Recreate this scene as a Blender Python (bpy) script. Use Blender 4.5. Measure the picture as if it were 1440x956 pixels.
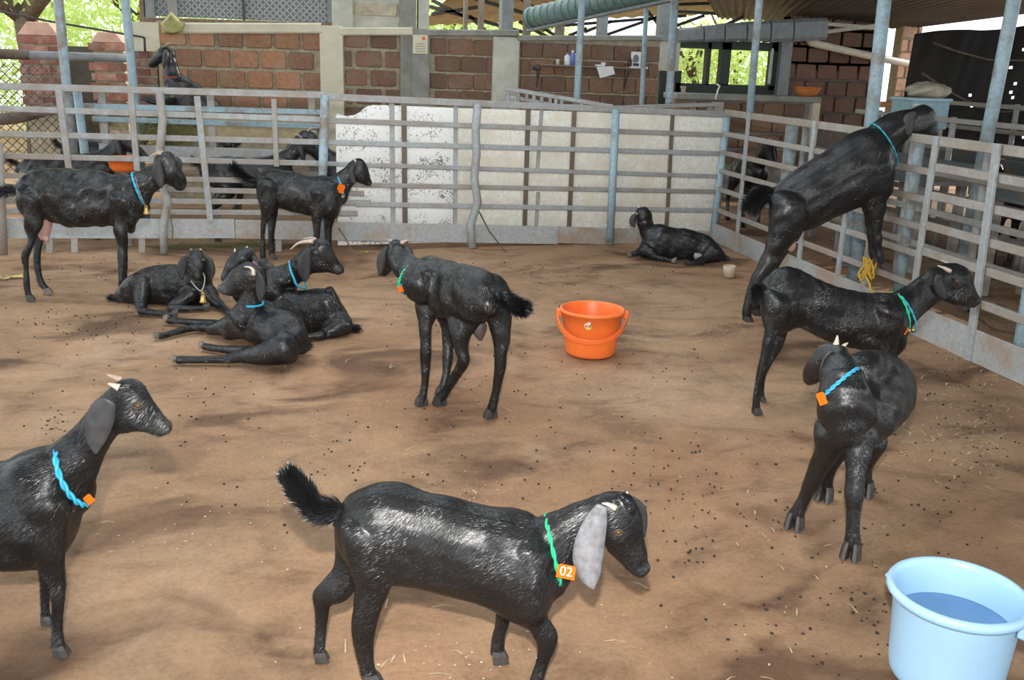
import bpy, math, random
import numpy as np
from mathutils import Matrix, Vector, Euler

random.seed(7)
rng = np.random.default_rng(11)
scene = bpy.context.scene
col = scene.collection
for o in list(bpy.data.objects):
    bpy.data.objects.remove(o)

# ------------------------------------------------------------------ camera
FPX, H = 1345.0, 1.55
_down = np.array([-158.0, 4672.0, FPX]); _down /= np.linalg.norm(_down)
_fy = np.array([449 - 720.0, 82 - 478.0, FPX]); _fy -= _down * _fy.dot(_down); _fy /= np.linalg.norm(_fy)
_fx = np.cross(_fy, -_down)
RM = np.stack([_fx, _fy, -_down])            # world <- (right, down, forward)
CAM = np.array([0.0, 0.0, H])
cam_data = bpy.data.cameras.new('camera')
cam_data.sensor_width = 36.0
cam_data.lens = 36.0 * FPX / 1440.0
cam_data.clip_end = 300
cam = bpy.data.objects.new('camera', cam_data)
col.objects.link(cam)
mw = Matrix(((RM[0, 0], -RM[0, 1], -RM[0, 2], 0), (RM[1, 0], -RM[1, 1], -RM[1, 2], 0), (RM[2, 0], -RM[2, 1], -RM[2, 2], H), (0, 0, 0, 1)))
cam.matrix_world = mw
scene.camera = cam

# ------------------------------------------------------------------ light
SKY_STRENGTH = 2.55
SUN_ENERGY = 3.0
FLASH = 620.0
scene.view_settings.view_transform = 'Standard'
scene.view_settings.look = 'None'
scene.view_settings.gamma = 1.0
scene.view_settings.use_curve_mapping = False
scene.view_settings.exposure = 0.0

world = bpy.data.worlds.new('world')
scene.world = world
world.use_nodes = True
bgn = world.node_tree.nodes['Background']
bgn.inputs['Color'].default_value = (0.88, 0.95, 1.0, 1)
bgn.inputs['Strength'].default_value = SKY_STRENGTH

sun_d = bpy.data.lights.new('sun', 'SUN'); sun_d.energy = SUN_ENERGY; sun_d.angle = 0.01; sun_d.color = (1.0, 0.95, 0.85)
sun = bpy.data.objects.new('sun', sun_d); col.objects.link(sun)
sun.rotation_euler = Euler((math.radians(66), 0, math.radians(100)))
# the photographer's flash gun, mounted above the lens
fl_d = bpy.data.lights.new('camera_flash', 'SPOT'); fl_d.energy = FLASH; fl_d.shadow_soft_size = 0.035
fl_d.spot_size = math.radians(102); fl_d.spot_blend = 1.0; fl_d.color = (1.0, 0.97, 0.93)
fl = bpy.data.objects.new('camera_flash', fl_d); col.objects.link(fl)
fl.matrix_world = mw @ Matrix.Rotation(math.radians(4), 4, 'X'); fl.location = (-0.03, -0.02, H + 0.33)

# ------------------------------------------------------------------ photo geometry (pixel -> place in the world)
def ray(u, v): return RM @ np.array([(u - 720) / FPX, (v - 478) / FPX, 1.0])
def W(u, v, d): return CAM + ray(u, v) * d                      # at forward distance d
def gnd(u, v, z=0.0):
    r = ray(u, v); return CAM + r * ((z - H) / r[2])
def dep(u, v, z=0.0): return float((RM.T @ (gnd(u, v, z) - CAM))[2])
def onY(u, v, Y):
    r = ray(u, v); return CAM + r * (Y / r[1])
def onX(u, v, X):
    r = ray(u, v); return CAM + r * (X / r[0])
def onP(u, v, p, n):
    r = ray(u, v); return CAM + r * ((np.dot(n, np.asarray(p) - CAM)) / np.dot(n, r))

# ------------------------------------------------------------------ materials
MATS = {}
def nodes_of(name):
    m = bpy.data.materials.new(name); m.use_nodes = True
    nt = m.node_tree
    return m, nt, nt.nodes['Principled BSDF']
def N(nt, kind, **kw):
    n = nt.nodes.new(kind)
    for k, v in kw.items():
        if k in n.inputs: n.inputs[k].default_value = v
        else: setattr(n, k, v)
    return n
def ramp(nt, fac, stops):
    r = nt.nodes.new('ShaderNodeValToRGB')
    e = r.color_ramp.elements
    while len(e) < len(stops): e.new(0.5)
    for el, (p, c) in zip(e, stops):
        el.position = p; el.color = (*c, 1)
    nt.links.new(fac, r.inputs['Fac'])
    return r.outputs['Color']
def coords(nt, scale=(1, 1, 1), kind='Object'):
    tc = nt.nodes.new('ShaderNodeTexCoord'); mp = nt.nodes.new('ShaderNodeMapping')
    mp.inputs['Scale'].default_value = scale
    nt.links.new(tc.outputs[kind], mp.inputs['Vector'])
    return mp.outputs['Vector']
def mix(nt, fac, a, b, mode='MIX'):
    m = nt.nodes.new('ShaderNodeMix'); m.data_type = 'RGBA'; m.blend_type = mode
    for sock, v in ((m.inputs[0], fac), (m.inputs[6], a), (m.inputs[7], b)):
        if hasattr(v, 'is_output'): nt.links.new(v, sock)
        elif isinstance(v, (int, float)): sock.default_value = v
        else: sock.default_value = (*v, 1)
    return m.outputs[2]
def bump(nt, b, height, strength=0.3, dist=0.01):
    n = nt.nodes.new('ShaderNodeBump'); n.inputs['Strength'].default_value = strength; n.inputs['Distance'].default_value = dist
    nt.links.new(height, n.inputs['Height']); nt.links.new(n.outputs['Normal'], b.inputs['Normal'])

def simple(name, c, rough=0.6, metal=0.0, var=0.12, scale=14.0, bmp=0.0, spec=0.5, rnd=0.0):
    if name in MATS: return MATS[name]
    m, nt, b = nodes_of(name)
    n = N(nt, 'ShaderNodeTexNoise', Scale=scale, Detail=6.0, Roughness=0.6)
    nt.links.new(coords(nt), n.inputs['Vector'])
    c = np.array(c)
    out = ramp(nt, n.outputs['Fac'], [(0.3, tuple(c * (1 - var))), (0.7, tuple(np.minimum(c * (1 + var), 1)))])
    if rnd:
        oi = nt.nodes.new('ShaderNodeObjectInfo')
        out = mix(nt, 1.0, out, ramp(nt, oi.outputs['Random'], [(0, (1 - rnd,) * 3), (1, (1 + rnd * .4,) * 3)]), 'MULTIPLY')
    nt.links.new(out, b.inputs['Base Color'])
    b.inputs['Roughness'].default_value = rough; b.inputs['Metallic'].default_value = metal
    b.inputs['Specular IOR Level'].default_value = spec
    if bmp: bump(nt, b, n.outputs['Fac'], bmp)
    MATS[name] = m; return m

def worn_paint(name, c, dirt=(0.20, 0.155, 0.115), amt=0.5, rough=0.5):
    """painted steel with rust, dust and scratches"""
    if name in MATS: return MATS[name]
    m, nt, b = nodes_of(name)
    v = coords(nt)
    n1 = N(nt, 'ShaderNodeTexNoise', Scale=5.0, Detail=8.0, Roughness=0.7); nt.links.new(v, n1.inputs['Vector'])
    n2 = N(nt, 'ShaderNodeTexNoise', Scale=38.0, Detail=5.0, Roughness=0.7); nt.links.new(v, n2.inputs['Vector'])
    oi = nt.nodes.new('ShaderNodeObjectInfo')
    c = np.array(c)
    base = ramp(nt, n2.outputs['Fac'], [(0.3, tuple(c * .72)), (0.62, tuple(c)), (0.8, tuple(np.minimum(c * 1.25, 1)))])
    mth = nt.nodes.new('ShaderNodeMath'); mth.operation = 'MULTIPLY_ADD'
    nt.links.new(oi.outputs['Random'], mth.inputs[0]); mth.inputs[1].default_value = 0.18
    nt.links.new(n1.outputs['Fac'], mth.inputs[2])
    msk = ramp(nt, mth.outputs[0], [(0.62 - amt * .3, (0, 0, 0)), (0.78 - amt * .1, (1, 1, 1))])
    nt.links.new(mix(nt, msk, base, dirt), b.inputs['Base Color'])
    b.inputs['Roughness'].default_value = rough
    bump(nt, b, n2.outputs['Fac'], 0.25, 0.003)
    MATS[name] = m; return m

def dirt_floor():
    m, nt, b = nodes_of('trodden_earth')
    v = coords(nt)
    big = N(nt, 'ShaderNodeTexNoise', Scale=0.75, Detail=7.0, Roughness=0.62, Distortion=0.7); nt.links.new(v, big.inputs['Vector'])
    st = coords(nt, (1.0, 1.4, 1))
    mid = N(nt, 'ShaderNodeTexNoise', Scale=2.6, Detail=9.0, Roughness=0.7, Distortion=0.4); nt.links.new(st, mid.inputs['Vector'])
    fine = N(nt, 'ShaderNodeTexNoise', Scale=60.0, Detail=6.0, Roughness=0.75); nt.links.new(v, fine.inputs['Vector'])
    wet = N(nt, 'ShaderNodeTexNoise', Scale=1.1, Detail=4.0, Roughness=0.5, Distortion=0.9)
    wv = coords(nt, (1, 1.5, 1)); nt.links.new(wv, wet.inputs['Vector'])
    a = ramp(nt, big.outputs['Fac'], [(0.3, (0.285, 0.172, 0.100)), (0.5, (0.385, 0.245, 0.148)), (0.72, (0.48, 0.33, 0.215))])
    c2 = ramp(nt, mid.outputs['Fac'], [(0.28, (0.42, 0.39, 0.38)), (0.48, (0.9, 0.89, 0.88)), (0.78, (1.25, 1.22, 1.16))])
    c3 = ramp(nt, fine.outputs['Fac'], [(0.25, (0.74, 0.72, 0.7)), (0.5, (1, 1, 1)), (0.8, (1.22, 1.2, 1.18))])
    o = mix(nt, 1.0, a, c2, 'MULTIPLY'); o = mix(nt, 1.0, o, c3, 'MULTIPLY')
    wm = ramp(nt, wet.outputs['Fac'], [(0.55, (0, 0, 0)), (0.65, (1, 1, 1))])
    o2 = mix(nt, 1.0, o, (0.44, 0.40, 0.39), 'MULTIPLY')
    o = mix(nt, wm, o, o2)
    red = N(nt, 'ShaderNodeTexNoise', Scale=0.33, Detail=3.0); nt.links.new(v, red.inputs['Vector'])
    o = mix(nt, ramp(nt, red.outputs['Fac'], [(0.48, (0, 0, 0)), (0.75, (.6, .6, .6))]), o, mix(nt, 1.0, o, (1.05, 0.78, 0.66), 'MULTIPLY'))
    nt.links.new(o, b.inputs['Base Color'])
    rr = ramp(nt, wet.outputs['Fac'], [(0.55, (0.93,) * 3), (0.68, (0.68,) * 3)])
    nt.links.new(rr, b.inputs['Roughness'])
    b.inputs['Specular IOR Level'].default_value = 0.22
    ad = nt.nodes.new('ShaderNodeMath'); ad.operation = 'ADD'
    nt.links.new(mid.outputs['Fac'], ad.inputs[0]); nt.links.new(fine.outputs['Fac'], ad.inputs[1])
    bump(nt, b, ad.outputs[0], 0.4, 0.012)
    return m

def fur_mat(name, c=(0.011, 0.0112, 0.012), rough=0.36, grey=None):
    m, nt, b = nodes_of(name)
    v = coords(nt, (14, 110, 60))
    n = N(nt, 'ShaderNodeTexNoise', Scale=3.0, Detail=6.0, Roughness=0.65, Distortion=0.6); nt.links.new(v, n.inputs['Vector'])
    v2 = coords(nt, (3, 5, 4))
    n2 = N(nt, 'ShaderNodeTexNoise', Scale=3.5, Detail=3.0); nt.links.new(v2, n2.inputs['Vector'])
    c = np.array(c)
    base = ramp(nt, n.outputs['Fac'], [(0.3, tuple(c * .6)), (0.7, tuple(c * 1.5))])
    at = nt.nodes.new('ShaderNodeAttribute'); at.attribute_name = 'pale'
    base = mix(nt, at.outputs['Fac'], base, grey or (0.10, 0.098, 0.095))
    nt.links.new(base, b.inputs['Base Color'])
    rr = ramp(nt, n2.outputs['Fac'], [(0.35, (rough - .07,) * 3), (0.7, (rough + .12,) * 3)])
    nt.links.new(rr, b.inputs['Roughness'])
    b.inputs['Specular IOR Level'].default_value = 0.55
    ad = nt.nodes.new('ShaderNodeMath'); ad.operation = 'ADD'
    nt.links.new(n.outputs['Fac'], ad.inputs[0]); nt.links.new(n2.outputs['Fac'], ad.inputs[1])
    bump(nt, b, ad.outputs[0], 0.10, 0.004)
    MATS[name] = m; return m

def brick_mat(name, c1, c2, dust=(0.30, 0.24, 0.16), damt=0.5):
    m, nt, b = nodes_of(name)
    v = coords(nt)
    oi = nt.nodes.new('ShaderNodeObjectInfo')
    addv = nt.nodes.new('ShaderNodeVectorMath'); addv.operation = 'ADD'
    cm = nt.nodes.new('ShaderNodeCombineXYZ')
    ml = nt.nodes.new('ShaderNodeMath'); ml.operation = 'MULTIPLY'; ml.inputs[1].default_value = 50
    nt.links.new(oi.outputs['Random'], ml.inputs[0]); nt.links.new(ml.outputs[0], cm.inputs[0])
    nt.links.new(v, addv.inputs[0]); nt.links.new(cm.outputs[0], addv.inputs[1])
    n = N(nt, 'ShaderNodeTexNoise', Scale=22.0, Detail=8.0, Roughness=0.75); nt.links.new(addv.outputs[0], n.inputs['Vector'])
    n3 = N(nt, 'ShaderNodeTexNoise', Scale=6.0, Detail=4.0); nt.links.new(addv.outputs[0], n3.inputs['Vector'])
    o = ramp(nt, n.outputs['Fac'], [(0.3, c1), (0.6, c2), (0.78, tuple(min(1, x * 1.35) for x in c2))])
    o = mix(nt, ramp(nt, n3.outputs['Fac'], [(0.45, (0, 0, 0)), (0.75, (damt,) * 3)]), o, dust)
    o = mix(nt, 1.0, o, ramp(nt, oi.outputs['Random'], [(0, (.68, .68, .7)), (1, (1.2, 1.12, 1.08))]), 'MULTIPLY')
    nt.links.new(o, b.inputs['Base Color'])
    b.inputs['Roughness'].default_value = 0.92
    bump(nt, b, n.outputs['Fac'], 0.7, 0.012)
    MATS[name] = m; return m

def leaf_mat(name, c1, c2):
    m, nt, b = nodes_of(name)
    n = N(nt, 'ShaderNodeTexNoise', Scale=1.6, Detail=4.0); nt.links.new(coords(nt), n.inputs['Vector'])
    nt.links.new(ramp(nt, n.outputs['Fac'], [(0.3, c1), (0.7, c2)]), b.inputs['Base Color'])
    b.inputs['Roughness'].default_value = 0.5
    b.inputs['Transmission Weight'].default_value = 0.0
    tr = nt.nodes.new('ShaderNodeBsdfTranslucent'); tr.inputs['Color'].default_value = (*[min(1, x * 1.6) for x in c2], 1)
    ms = nt.nodes.new('ShaderNodeMixShader'); ms.inputs[0].default_value = 0.45
    out = nt.nodes['Material Output']
    nt.links.new(b.outputs[0], ms.inputs[1]); nt.links.new(tr.outputs[0], ms.inputs[2]); nt.links.new(ms.outputs[0], out.inputs[0])
    MATS[name] = m; return m

M_EARTH = dirt_floor()
M_FUR = fur_mat('black_goat_fur')
M_STRAND = simple('black_goat_hair', (0.012, 0.0123, 0.0131), 0.36, var=.3, spec=.8)
M_GREYHAIR = simple('grey_goat_hair', (0.06, 0.058, 0.056), 0.5, var=.4)
M_EAR = simple('goat_ear_skin', (0.026, 0.026, 0.028), 0.5, var=.25, scale=40, bmp=.15)
M_EARPALE = simple('pale_goat_ear', (0.22, 0.22, 0.235), 0.55, var=.35, scale=45, bmp=.2)
M_HORN = simple('horn', (0.52, 0.45, 0.36), 0.45, var=.2, scale=60)
M_HORNPINK = simple('pinkish_horn', (0.40, 0.29, 0.23), 0.5, var=.2, scale=60)
M_HOOF = simple('hoof', (0.045, 0.04, 0.036), 0.55, var=.4, scale=60)
M_HOOFPALE = simple('pale_hoof', (0.17, 0.145, 0.115), 0.6, var=.4, scale=60)
M_EYE = simple('goat_eye', (0.10, 0.055, 0.02), 0.12, var=.3)
M_LID = simple('eyelid', (0.055, 0.042, 0.036), 0.5, var=.2)
M_UDDER = simple('udder_skin', (0.50, 0.30, 0.25), 0.5, var=.15)
M_BLUE = simple('blue_rope', (0.04, 0.42, 0.66), 0.55, var=.2, scale=90)
M_GREEN = simple('green_rope', (0.02, 0.50, 0.22), 0.55, var=.2, scale=90)
M_YROPE = simple('yellow_rope', (0.62, 0.40, 0.05), 0.7, var=.2, scale=90)
M_TAG = simple('orange_tag', (0.74, 0.14, 0.008), 0.85, var=.05, spec=.1)
M_TAGINK = simple('tag_ink', (0.85, 0.82, 0.78), 0.8, var=.02, spec=.1)
M_BRASS = simple('brass', (0.62, 0.44, 0.14), 0.4, metal=.6, var=.2)
M_FENCE = worn_paint('grey_painted_steel', (0.37, 0.39, 0.39), dirt=(0.27, 0.235, 0.20), amt=.4)
M_FENCE2 = worn_paint('dusty_grey_steel', (0.36, 0.345, 0.32), dirt=(0.28, 0.235, 0.19), amt=.45)
M_PIPE = worn_paint('blue_grey_pipe_paint', (0.33, 0.46, 0.52), amt=.12)
M_PLATE = worn_paint('grey_kick_plate', (0.40, 0.42, 0.42), dirt=(0.33, 0.24, 0.17), amt=.3)
M_BATTEN = worn_paint('rusty_batten', (0.16, 0.12, 0.095), amt=.5)
M_SHEET = worn_paint('white_sheet', (0.95, 0.93, 0.84), dirt=(0.78, 0.72, 0.58), amt=.25, rough=.6)
M_CONC = simple('pale_concrete', (0.50, 0.49, 0.42), 0.85, var=.2, scale=6, bmp=.15)
M_CONCG = simple('grey_concrete', (0.27, 0.265, 0.235), 0.9, var=.25, scale=6, bmp=.2)
M_CREAM = simple('cream_plaster', (0.62, 0.58, 0.44), 0.85, var=.12, scale=5, bmp=.1)
M_MORTAR = simple('mortar', (0.37, 0.32, 0.22), 0.95, var=.25, scale=20, bmp=.3)
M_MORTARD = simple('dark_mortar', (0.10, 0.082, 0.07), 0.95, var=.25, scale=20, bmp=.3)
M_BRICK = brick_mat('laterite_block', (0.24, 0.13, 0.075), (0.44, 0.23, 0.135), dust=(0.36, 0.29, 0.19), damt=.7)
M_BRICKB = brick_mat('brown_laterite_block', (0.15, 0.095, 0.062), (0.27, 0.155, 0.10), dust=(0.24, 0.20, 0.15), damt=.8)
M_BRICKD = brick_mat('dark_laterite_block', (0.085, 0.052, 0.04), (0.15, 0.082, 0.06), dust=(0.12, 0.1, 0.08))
M_BRICKR = brick_mat('red_clay_brick', (0.20, 0.085, 0.06), (0.34, 0.15, 0.11), dust=(0.45, 0.4, 0.33), damt=.75)
M_STEELD = simple('dark_steel', (0.045, 0.045, 0.042), 0.6, var=.3)
M_STEELG = simple('grey_steel', (0.20, 0.22, 0.225), 0.5, var=.2)
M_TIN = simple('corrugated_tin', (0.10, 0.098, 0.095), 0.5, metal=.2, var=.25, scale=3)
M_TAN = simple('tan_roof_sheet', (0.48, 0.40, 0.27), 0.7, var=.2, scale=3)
M_DUCT = simple('green_grey_sheet', (0.13, 0.20, 0.185), 0.5, var=.2)
M_DKGREEN = simple('dark_green_frame', (0.03, 0.04, 0.03), 0.6, var=.3)
M_TARP = simple('dark_tarpaulin', (0.014, 0.012, 0.011), 0.75, var=.4, scale=9, bmp=.3)
M_WOOD = simple('weathered_wood', (0.20, 0.14, 0.09), 0.85, var=.35, scale=25, bmp=.25)
M_BARK = simple('bark', (0.12, 0.088, 0.06), 0.95, var=.4, scale=18, bmp=.5)
M_HAY = simple('hay', (0.34, 0.33, 0.13), 0.85, var=.4, scale=60)
M_STRAW = simple('straw', (0.55, 0.46, 0.27), 0.8, var=.3, scale=60)
M_DUNG = simple('dung_pellet', (0.018, 0.015, 0.012), 0.6, var=.4, scale=90)
M_LEAF1 = leaf_mat('leaf_light', (0.24, 0.38, 0.07), (0.55, 0.68, 0.25))
M_LEAF2 = leaf_mat('leaf_mid', (0.06, 0.16, 0.025), (0.17, 0.32, 0.06))
M_DRYLEAF = simple('yellow_leaf', (0.55, 0.42, 0.05), 0.7, var=.3)
M_ORANGE = simple('orange_plastic', (0.90, 0.19, 0.035), 0.38, var=.06, scale=8)
M_BLUEPL = simple('pale_blue_plastic', (0.42, 0.68, 0.92), 0.35, var=.05, scale=8)
M_TERRA = simple('terracotta', (0.62, 0.21, 0.06), 0.55, var=.12)
M_WHITE = simple('white_paper', (0.75, 0.75, 0.74), 0.7, var=.04)
M_WATER = None

# ------------------------------------------------------------------ mesh helpers
def nrm(v):
    v = np.asarray(v, float); return v / (np.linalg.norm(v) + 1e-12)
class MB:
    def __init__(s): s.v = []; s.f = []; s.n = 0; s.mi = []
    def add(s, v, f, mi=0):
        v = np.asarray(v, float).reshape(-1, 3)
        s.v.append(v); s.f += [tuple(int(i) + s.n for i in q) for q in f]; s.mi += [mi] * len(f); s.n += len(v)
    def box(s, lo, hi, mi=0):
        (a, b, c), (d, e, g) = lo, hi
        s.add([(a, b, c), (d, b, c), (d, e, c), (a, e, c), (a, b, g), (d, b, g), (d, e, g), (a, e, g)],
              [(0, 3, 2, 1), (4, 5, 6, 7), (0, 1, 5, 4), (1, 2, 6, 5), (2, 3, 7, 6), (3, 0, 4, 7)], mi)
    def bar(s, p, q, w, t, up=(0, 0, 1), mi=0, bev=0.15):
        """rectangular bar p->q: w across (perpendicular to up), t along up; chamfered section"""
        p, q = np.asarray(p, float), np.asarray(q, float)
        d = nrm(q - p); u = np.asarray(up, float)
        if abs(d @ u) > .95: u = np.array([0, 1.0, 0])
        a = nrm(np.cross(d, u)); b = np.cross(a, d)
        c = min(w, t) * bev
        sec = [(-w / 2 + c, -t / 2), (w / 2 - c, -t / 2), (w / 2, -t / 2 + c), (w / 2, t / 2 - c), (w / 2 - c, t / 2), (-w / 2 + c, t / 2), (-w / 2, t / 2 - c), (-w / 2, -t / 2 + c)]
        vs = [e + a * x + b * y for e in (p, q) for x, y in sec]
        s.add(vs, [(i, (i + 1) % 8, (i + 1) % 8 + 8, i + 8) for i in range(8)] + [tuple(range(7, -1, -1)), tuple(range(8, 16))], mi)
    def tube(s, pts, r, n=10, cap=True, mi=0, closed=False):
        pts = [np.asarray(p, float) for p in pts]; k = len(pts)
        rs = r if hasattr(r, '__len__') else [r] * k
        prev = None; vs = []
        for i, p in enumerate(pts):
            if closed: t = nrm(pts[(i + 1) % k] - pts[i - 1])
            else: t = nrm(pts[min(i + 1, k - 1)] - pts[max(i - 1, 0)])
            if prev is None:
                ref = np.array([0, 0, 1.0]) if abs(t[2]) < .9 else np.array([1.0, 0, 0])
                a = nrm(np.cross(t, ref))
            else: a = nrm(prev - t * (prev @ t))
            prev = a; b = np.cross(t, a)
            for j in range(n):
                th = 2 * math.pi * j / n
                vs.append(p + (a * math.cos(th) + b * math.sin(th)) * rs[i])
        f = []
        for i in range(k if closed else k - 1):
            i2 = (i + 1) % k
            for j in range(n):
                f.append((i * n + j, i * n + (j + 1) % n, i2 * n + (j + 1) % n, i2 * n + j))
        if cap and not closed: f += [tuple(range(n - 1, -1, -1)), tuple((k - 1) * n + j for j in range(n))]
        s.add(vs, f, mi)
    def lathe(s, prof, c=(0, 0, 0), n=32, mi=0, axis=None):
        """prof: (radius, z) list"""
        vs = [(c[0] + r * math.cos(2 * math.pi * j / n), c[1] + r * math.sin(2 * math.pi * j / n), c[2] + z) for r, z in prof for j in range(n)]
        k = len(prof)
        s.add(vs, [(i * n + j, i * n + (j + 1) % n, (i + 1) * n + (j + 1) % n, (i + 1) * n + j) for i in range(k - 1) for j in range(n)], mi)
    def build(s, name, mat, parent=None, origin=None, rot=0.0, smooth=False, bevel=0.0):
        V = np.concatenate(s.v) if s.v else np.zeros((0, 3))
        if parent is not None and origin is None:
            V = to_local(parent, V)
            loc = (0, 0, 0)
        else:
            loc = tuple(origin) if origin is not None else tuple(np.append((V[:, :2].min(0) + V[:, :2].max(0)) / 2, V[:, 2].min()))
            V = V - np.asarray(loc)
        me = bpy.data.meshes.new(name)
        me.from_pydata(V.tolist(), [], s.f); 
        for m in (mat if isinstance(mat, (list, tuple)) else [mat]): me.materials.append(m)
        if any(s.mi): me.polygons.foreach_set('material_index', s.mi)
        if smooth: me.polygons.foreach_set('use_smooth', [True] * len(me.polygons))
        me.update()
        o = bpy.data.objects.new(name, me); col.objects.link(o)
        o.location = loc
        if parent is not None: o.parent = parent
        if bevel:
            b = o.modifiers.new('edge', 'BEVEL'); b.width = bevel; b.segments = 2; b.limit_method = 'ANGLE'
        return o
WM = {}
def to_local(parent, V):
    m = np.array(WM[parent.name]); mi = np.linalg.inv(m)
    V = np.asarray(V, float)
    return V @ mi[:3, :3].T + mi[:3, 3]
def empty(name, loc, rz=0.0):
    o = bpy.data.objects.new(name, None); col.objects.link(o)
    o.location = tuple(float(x) for x in loc); o.rotation_euler = (0, 0, rz); o.empty_display_size = .1
    WM[o.name] = Matrix.Translation(Vector(o.location)) @ Matrix.Rotation(rz, 4, 'Z')
    return o
def reg(o):
    WM[o.name] = Matrix.Translation(Vector(o.location)) @ Matrix.Rotation(o.rotation_euler.z, 4, 'Z') if o.parent is None else WM[o.parent.name]
    return o
def tag(o, label, cat, group=None):
    o['label'] = label; o['category'] = cat
    if group: o['group'] = group
    return o
def struct(o, label=None):
    o['kind'] = 'structure'
    if label: o['label'] = label
    return o

# ================================================================== THE SETTING
def make_floor():
    nx, ny = 170, 180
    xs = np.linspace(-16, 18, nx); ys = np.linspace(-7, 29, ny)
    X, Y = np.meshgrid(xs, ys)
    Z = -0.004 + 0.003 * np.sin(X * 2.1 + 1.3 * np.sin(Y * 1.7)) * np.cos(Y * 2.6 + np.sin(X))
    b = MB()
    b.add(np.stack([X, Y, Z], -1).reshape(-1, 3), [(j * nx + i, j * nx + i + 1, (j + 1) * nx + i + 1, (j + 1) * nx + i) for j in range(ny - 1) for i in range(nx - 1)])
    return struct(b.build('floor', M_EARTH, origin=(0, 0, 0), smooth=True), 'trodden brown earth floor of the goat pen')
floor = make_floor()

def rect(b, u0, v0, u1, v1, Y, t=0.05, mi=0):
    """box whose camera-facing side fills a pixel rectangle on the plane at depth Y"""
    vm, um = (v0 + v1) / 2, (u0 + u1) / 2
    x0, x1 = onY(u0, vm, Y)[0], onY(u1, vm, Y)[0]
    z1, z0 = onY(um, v0, Y)[2], onY(um, v1, Y)[2]
    b.box((x0, Y, z0), (x1, Y + t, z1), mi)
    return x0, x1, z0, z1

# -- bricks: a few shared block meshes, each block an object
def brick_mesh(name, w, h, d, mat, seed):
    r = np.random.default_rng(seed); b = MB(); c = min(w, h) * .09
    prof = [(-w / 2 + c, 0), (w / 2 - c, 0), (w / 2, c), (w / 2, h - c), (w / 2 - c, h), (-w / 2 + c, h), (-w / 2, h - c), (-w / 2, c)]
    back = [(x, d, z) for x, z in prof]
    mid = [(x, c * .7, z) for x, z in prof]
    fr = [(x * .95, r.uniform(-.3, .3) * c, h / 2 + (z - h / 2) * .93) for x, z in prof]
    vs = np.array(back + mid + fr + [(0, r.uniform(-.6, 0.1) * c, h / 2)])
    vs[8:24] += r.normal(0, c * .13, (16, 3))
    f = [(i, i + 8, (i + 1) % 8 + 8, (i + 1) % 8) for i in range(8)] + [(i + 8, i + 16, (i + 1) % 8 + 16, (i + 1) % 8 + 8) for i in range(8)] + [(i + 16, 24, (i + 1) % 8 + 16) for i in range(8)]
    me = bpy.data.meshes.new(name); me.from_pydata(vs.tolist(), [], f); me.materials.append(mat); me.update()
    return me
def lay(parent, x0, x1, z0, z1, Y, bw, bh, jx, jz, meshes, jit=.006, name='brick', first=0.0):
    """courses of blocks on a wall facing -Y; from the top down"""
    px, pz = bw + jx, bh + jz
    base = np.array(WM[parent.name].translation)
    row = 0; z = z1 - bh
    while z > z0 - 1e-6:
        x = x0 - (px * .5 if row % 2 else 0) - first * px
        while x < x1 - .02:
            a, e = max(x, x0), min(x + bw, x1)
            if e - a > .035:
                o = bpy.data.objects.new(name, random.choice(meshes)); col.objects.link(o); o.parent = parent
                o.location = ((a + e) / 2 - base[0], Y - base[1] + random.uniform(-jit, jit), z - base[2])
                o.scale = ((e - a) / bw * random.uniform(.96, 1), 1, random.uniform(.95, 1.0))
                o.rotation_euler = (0, random.uniform(-.012, .012), 0)
            x += px
        z -= pz; row += 1

YW = 11.0
BL = [brick_mesh('laterite_block_%d' % i, .265, .178, .1, M_BRICK, i) for i in range(4)]
xw = lambda u, v=90: float(onY(u, v, YW)[0])
zw = lambda u, v: float(onY(u, v, YW)[2])

wall = MB()
wall.box((xw(222), YW + .035, 0), (xw(928), YW + .22, zw(500, 40)))
wall_back = reg(struct(wall.build('wall_back', M_MORTAR, origin=(xw(222), YW, 0)), 'laterite block wall behind the pen'))
lay(wall_back, xw(228), xw(450), .62, 1.80, YW, .248, .168, .044, .04, BL)
BL2 = [brick_mesh('long_block_%d' % i, .28, .168, .1, M_BRICKB, 10 + i) for i in range(3)]
lay(wall_back, xw(486), xw(580), .62, 1.83, YW, .275, .155, .045, .045, BL2, first=.15)
lay(wall_back, xw(606), xw(692), .62, 1.80, YW, .262, .162, .024, .024, BL2, first=.3)
lay(wall_back, xw(733), xw(926), .62, 1.80, YW, .262, .165, .018, .018, BL2, first=.1)

def col_px(u0, u1, vtop, mat, Y=YW - .05, t=.3, zb=0.0, name='pillar', parent=wall_back):
    b = MB(); x0, x1 = onY(u0, 90, Y)[0], onY(u1, 90, Y)[0]
    b.box((x0, Y, zb), (x1, Y + t, onY((u0 + u1) / 2, vtop, Y)[2]))
    return b.build(name, mat, parent, bevel=.008)
col_px(450, 483, 36, M_CREAM)
col_px(579, 604, 40, M_CONCG)
col_px(693, 730, 52, M_CONC)
col_px(563, 585, -60, M_CONCG, YW - .02)
col_px(588, 603, -60, M_CONC, YW - .01, .2, 1.7)
col_px(704, 720, -60, M_STEELG, YW + .02, .2, 1.7)
col_px(468, 497, -60, M_CONC, YW + .0, .2, 1.85)
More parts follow.
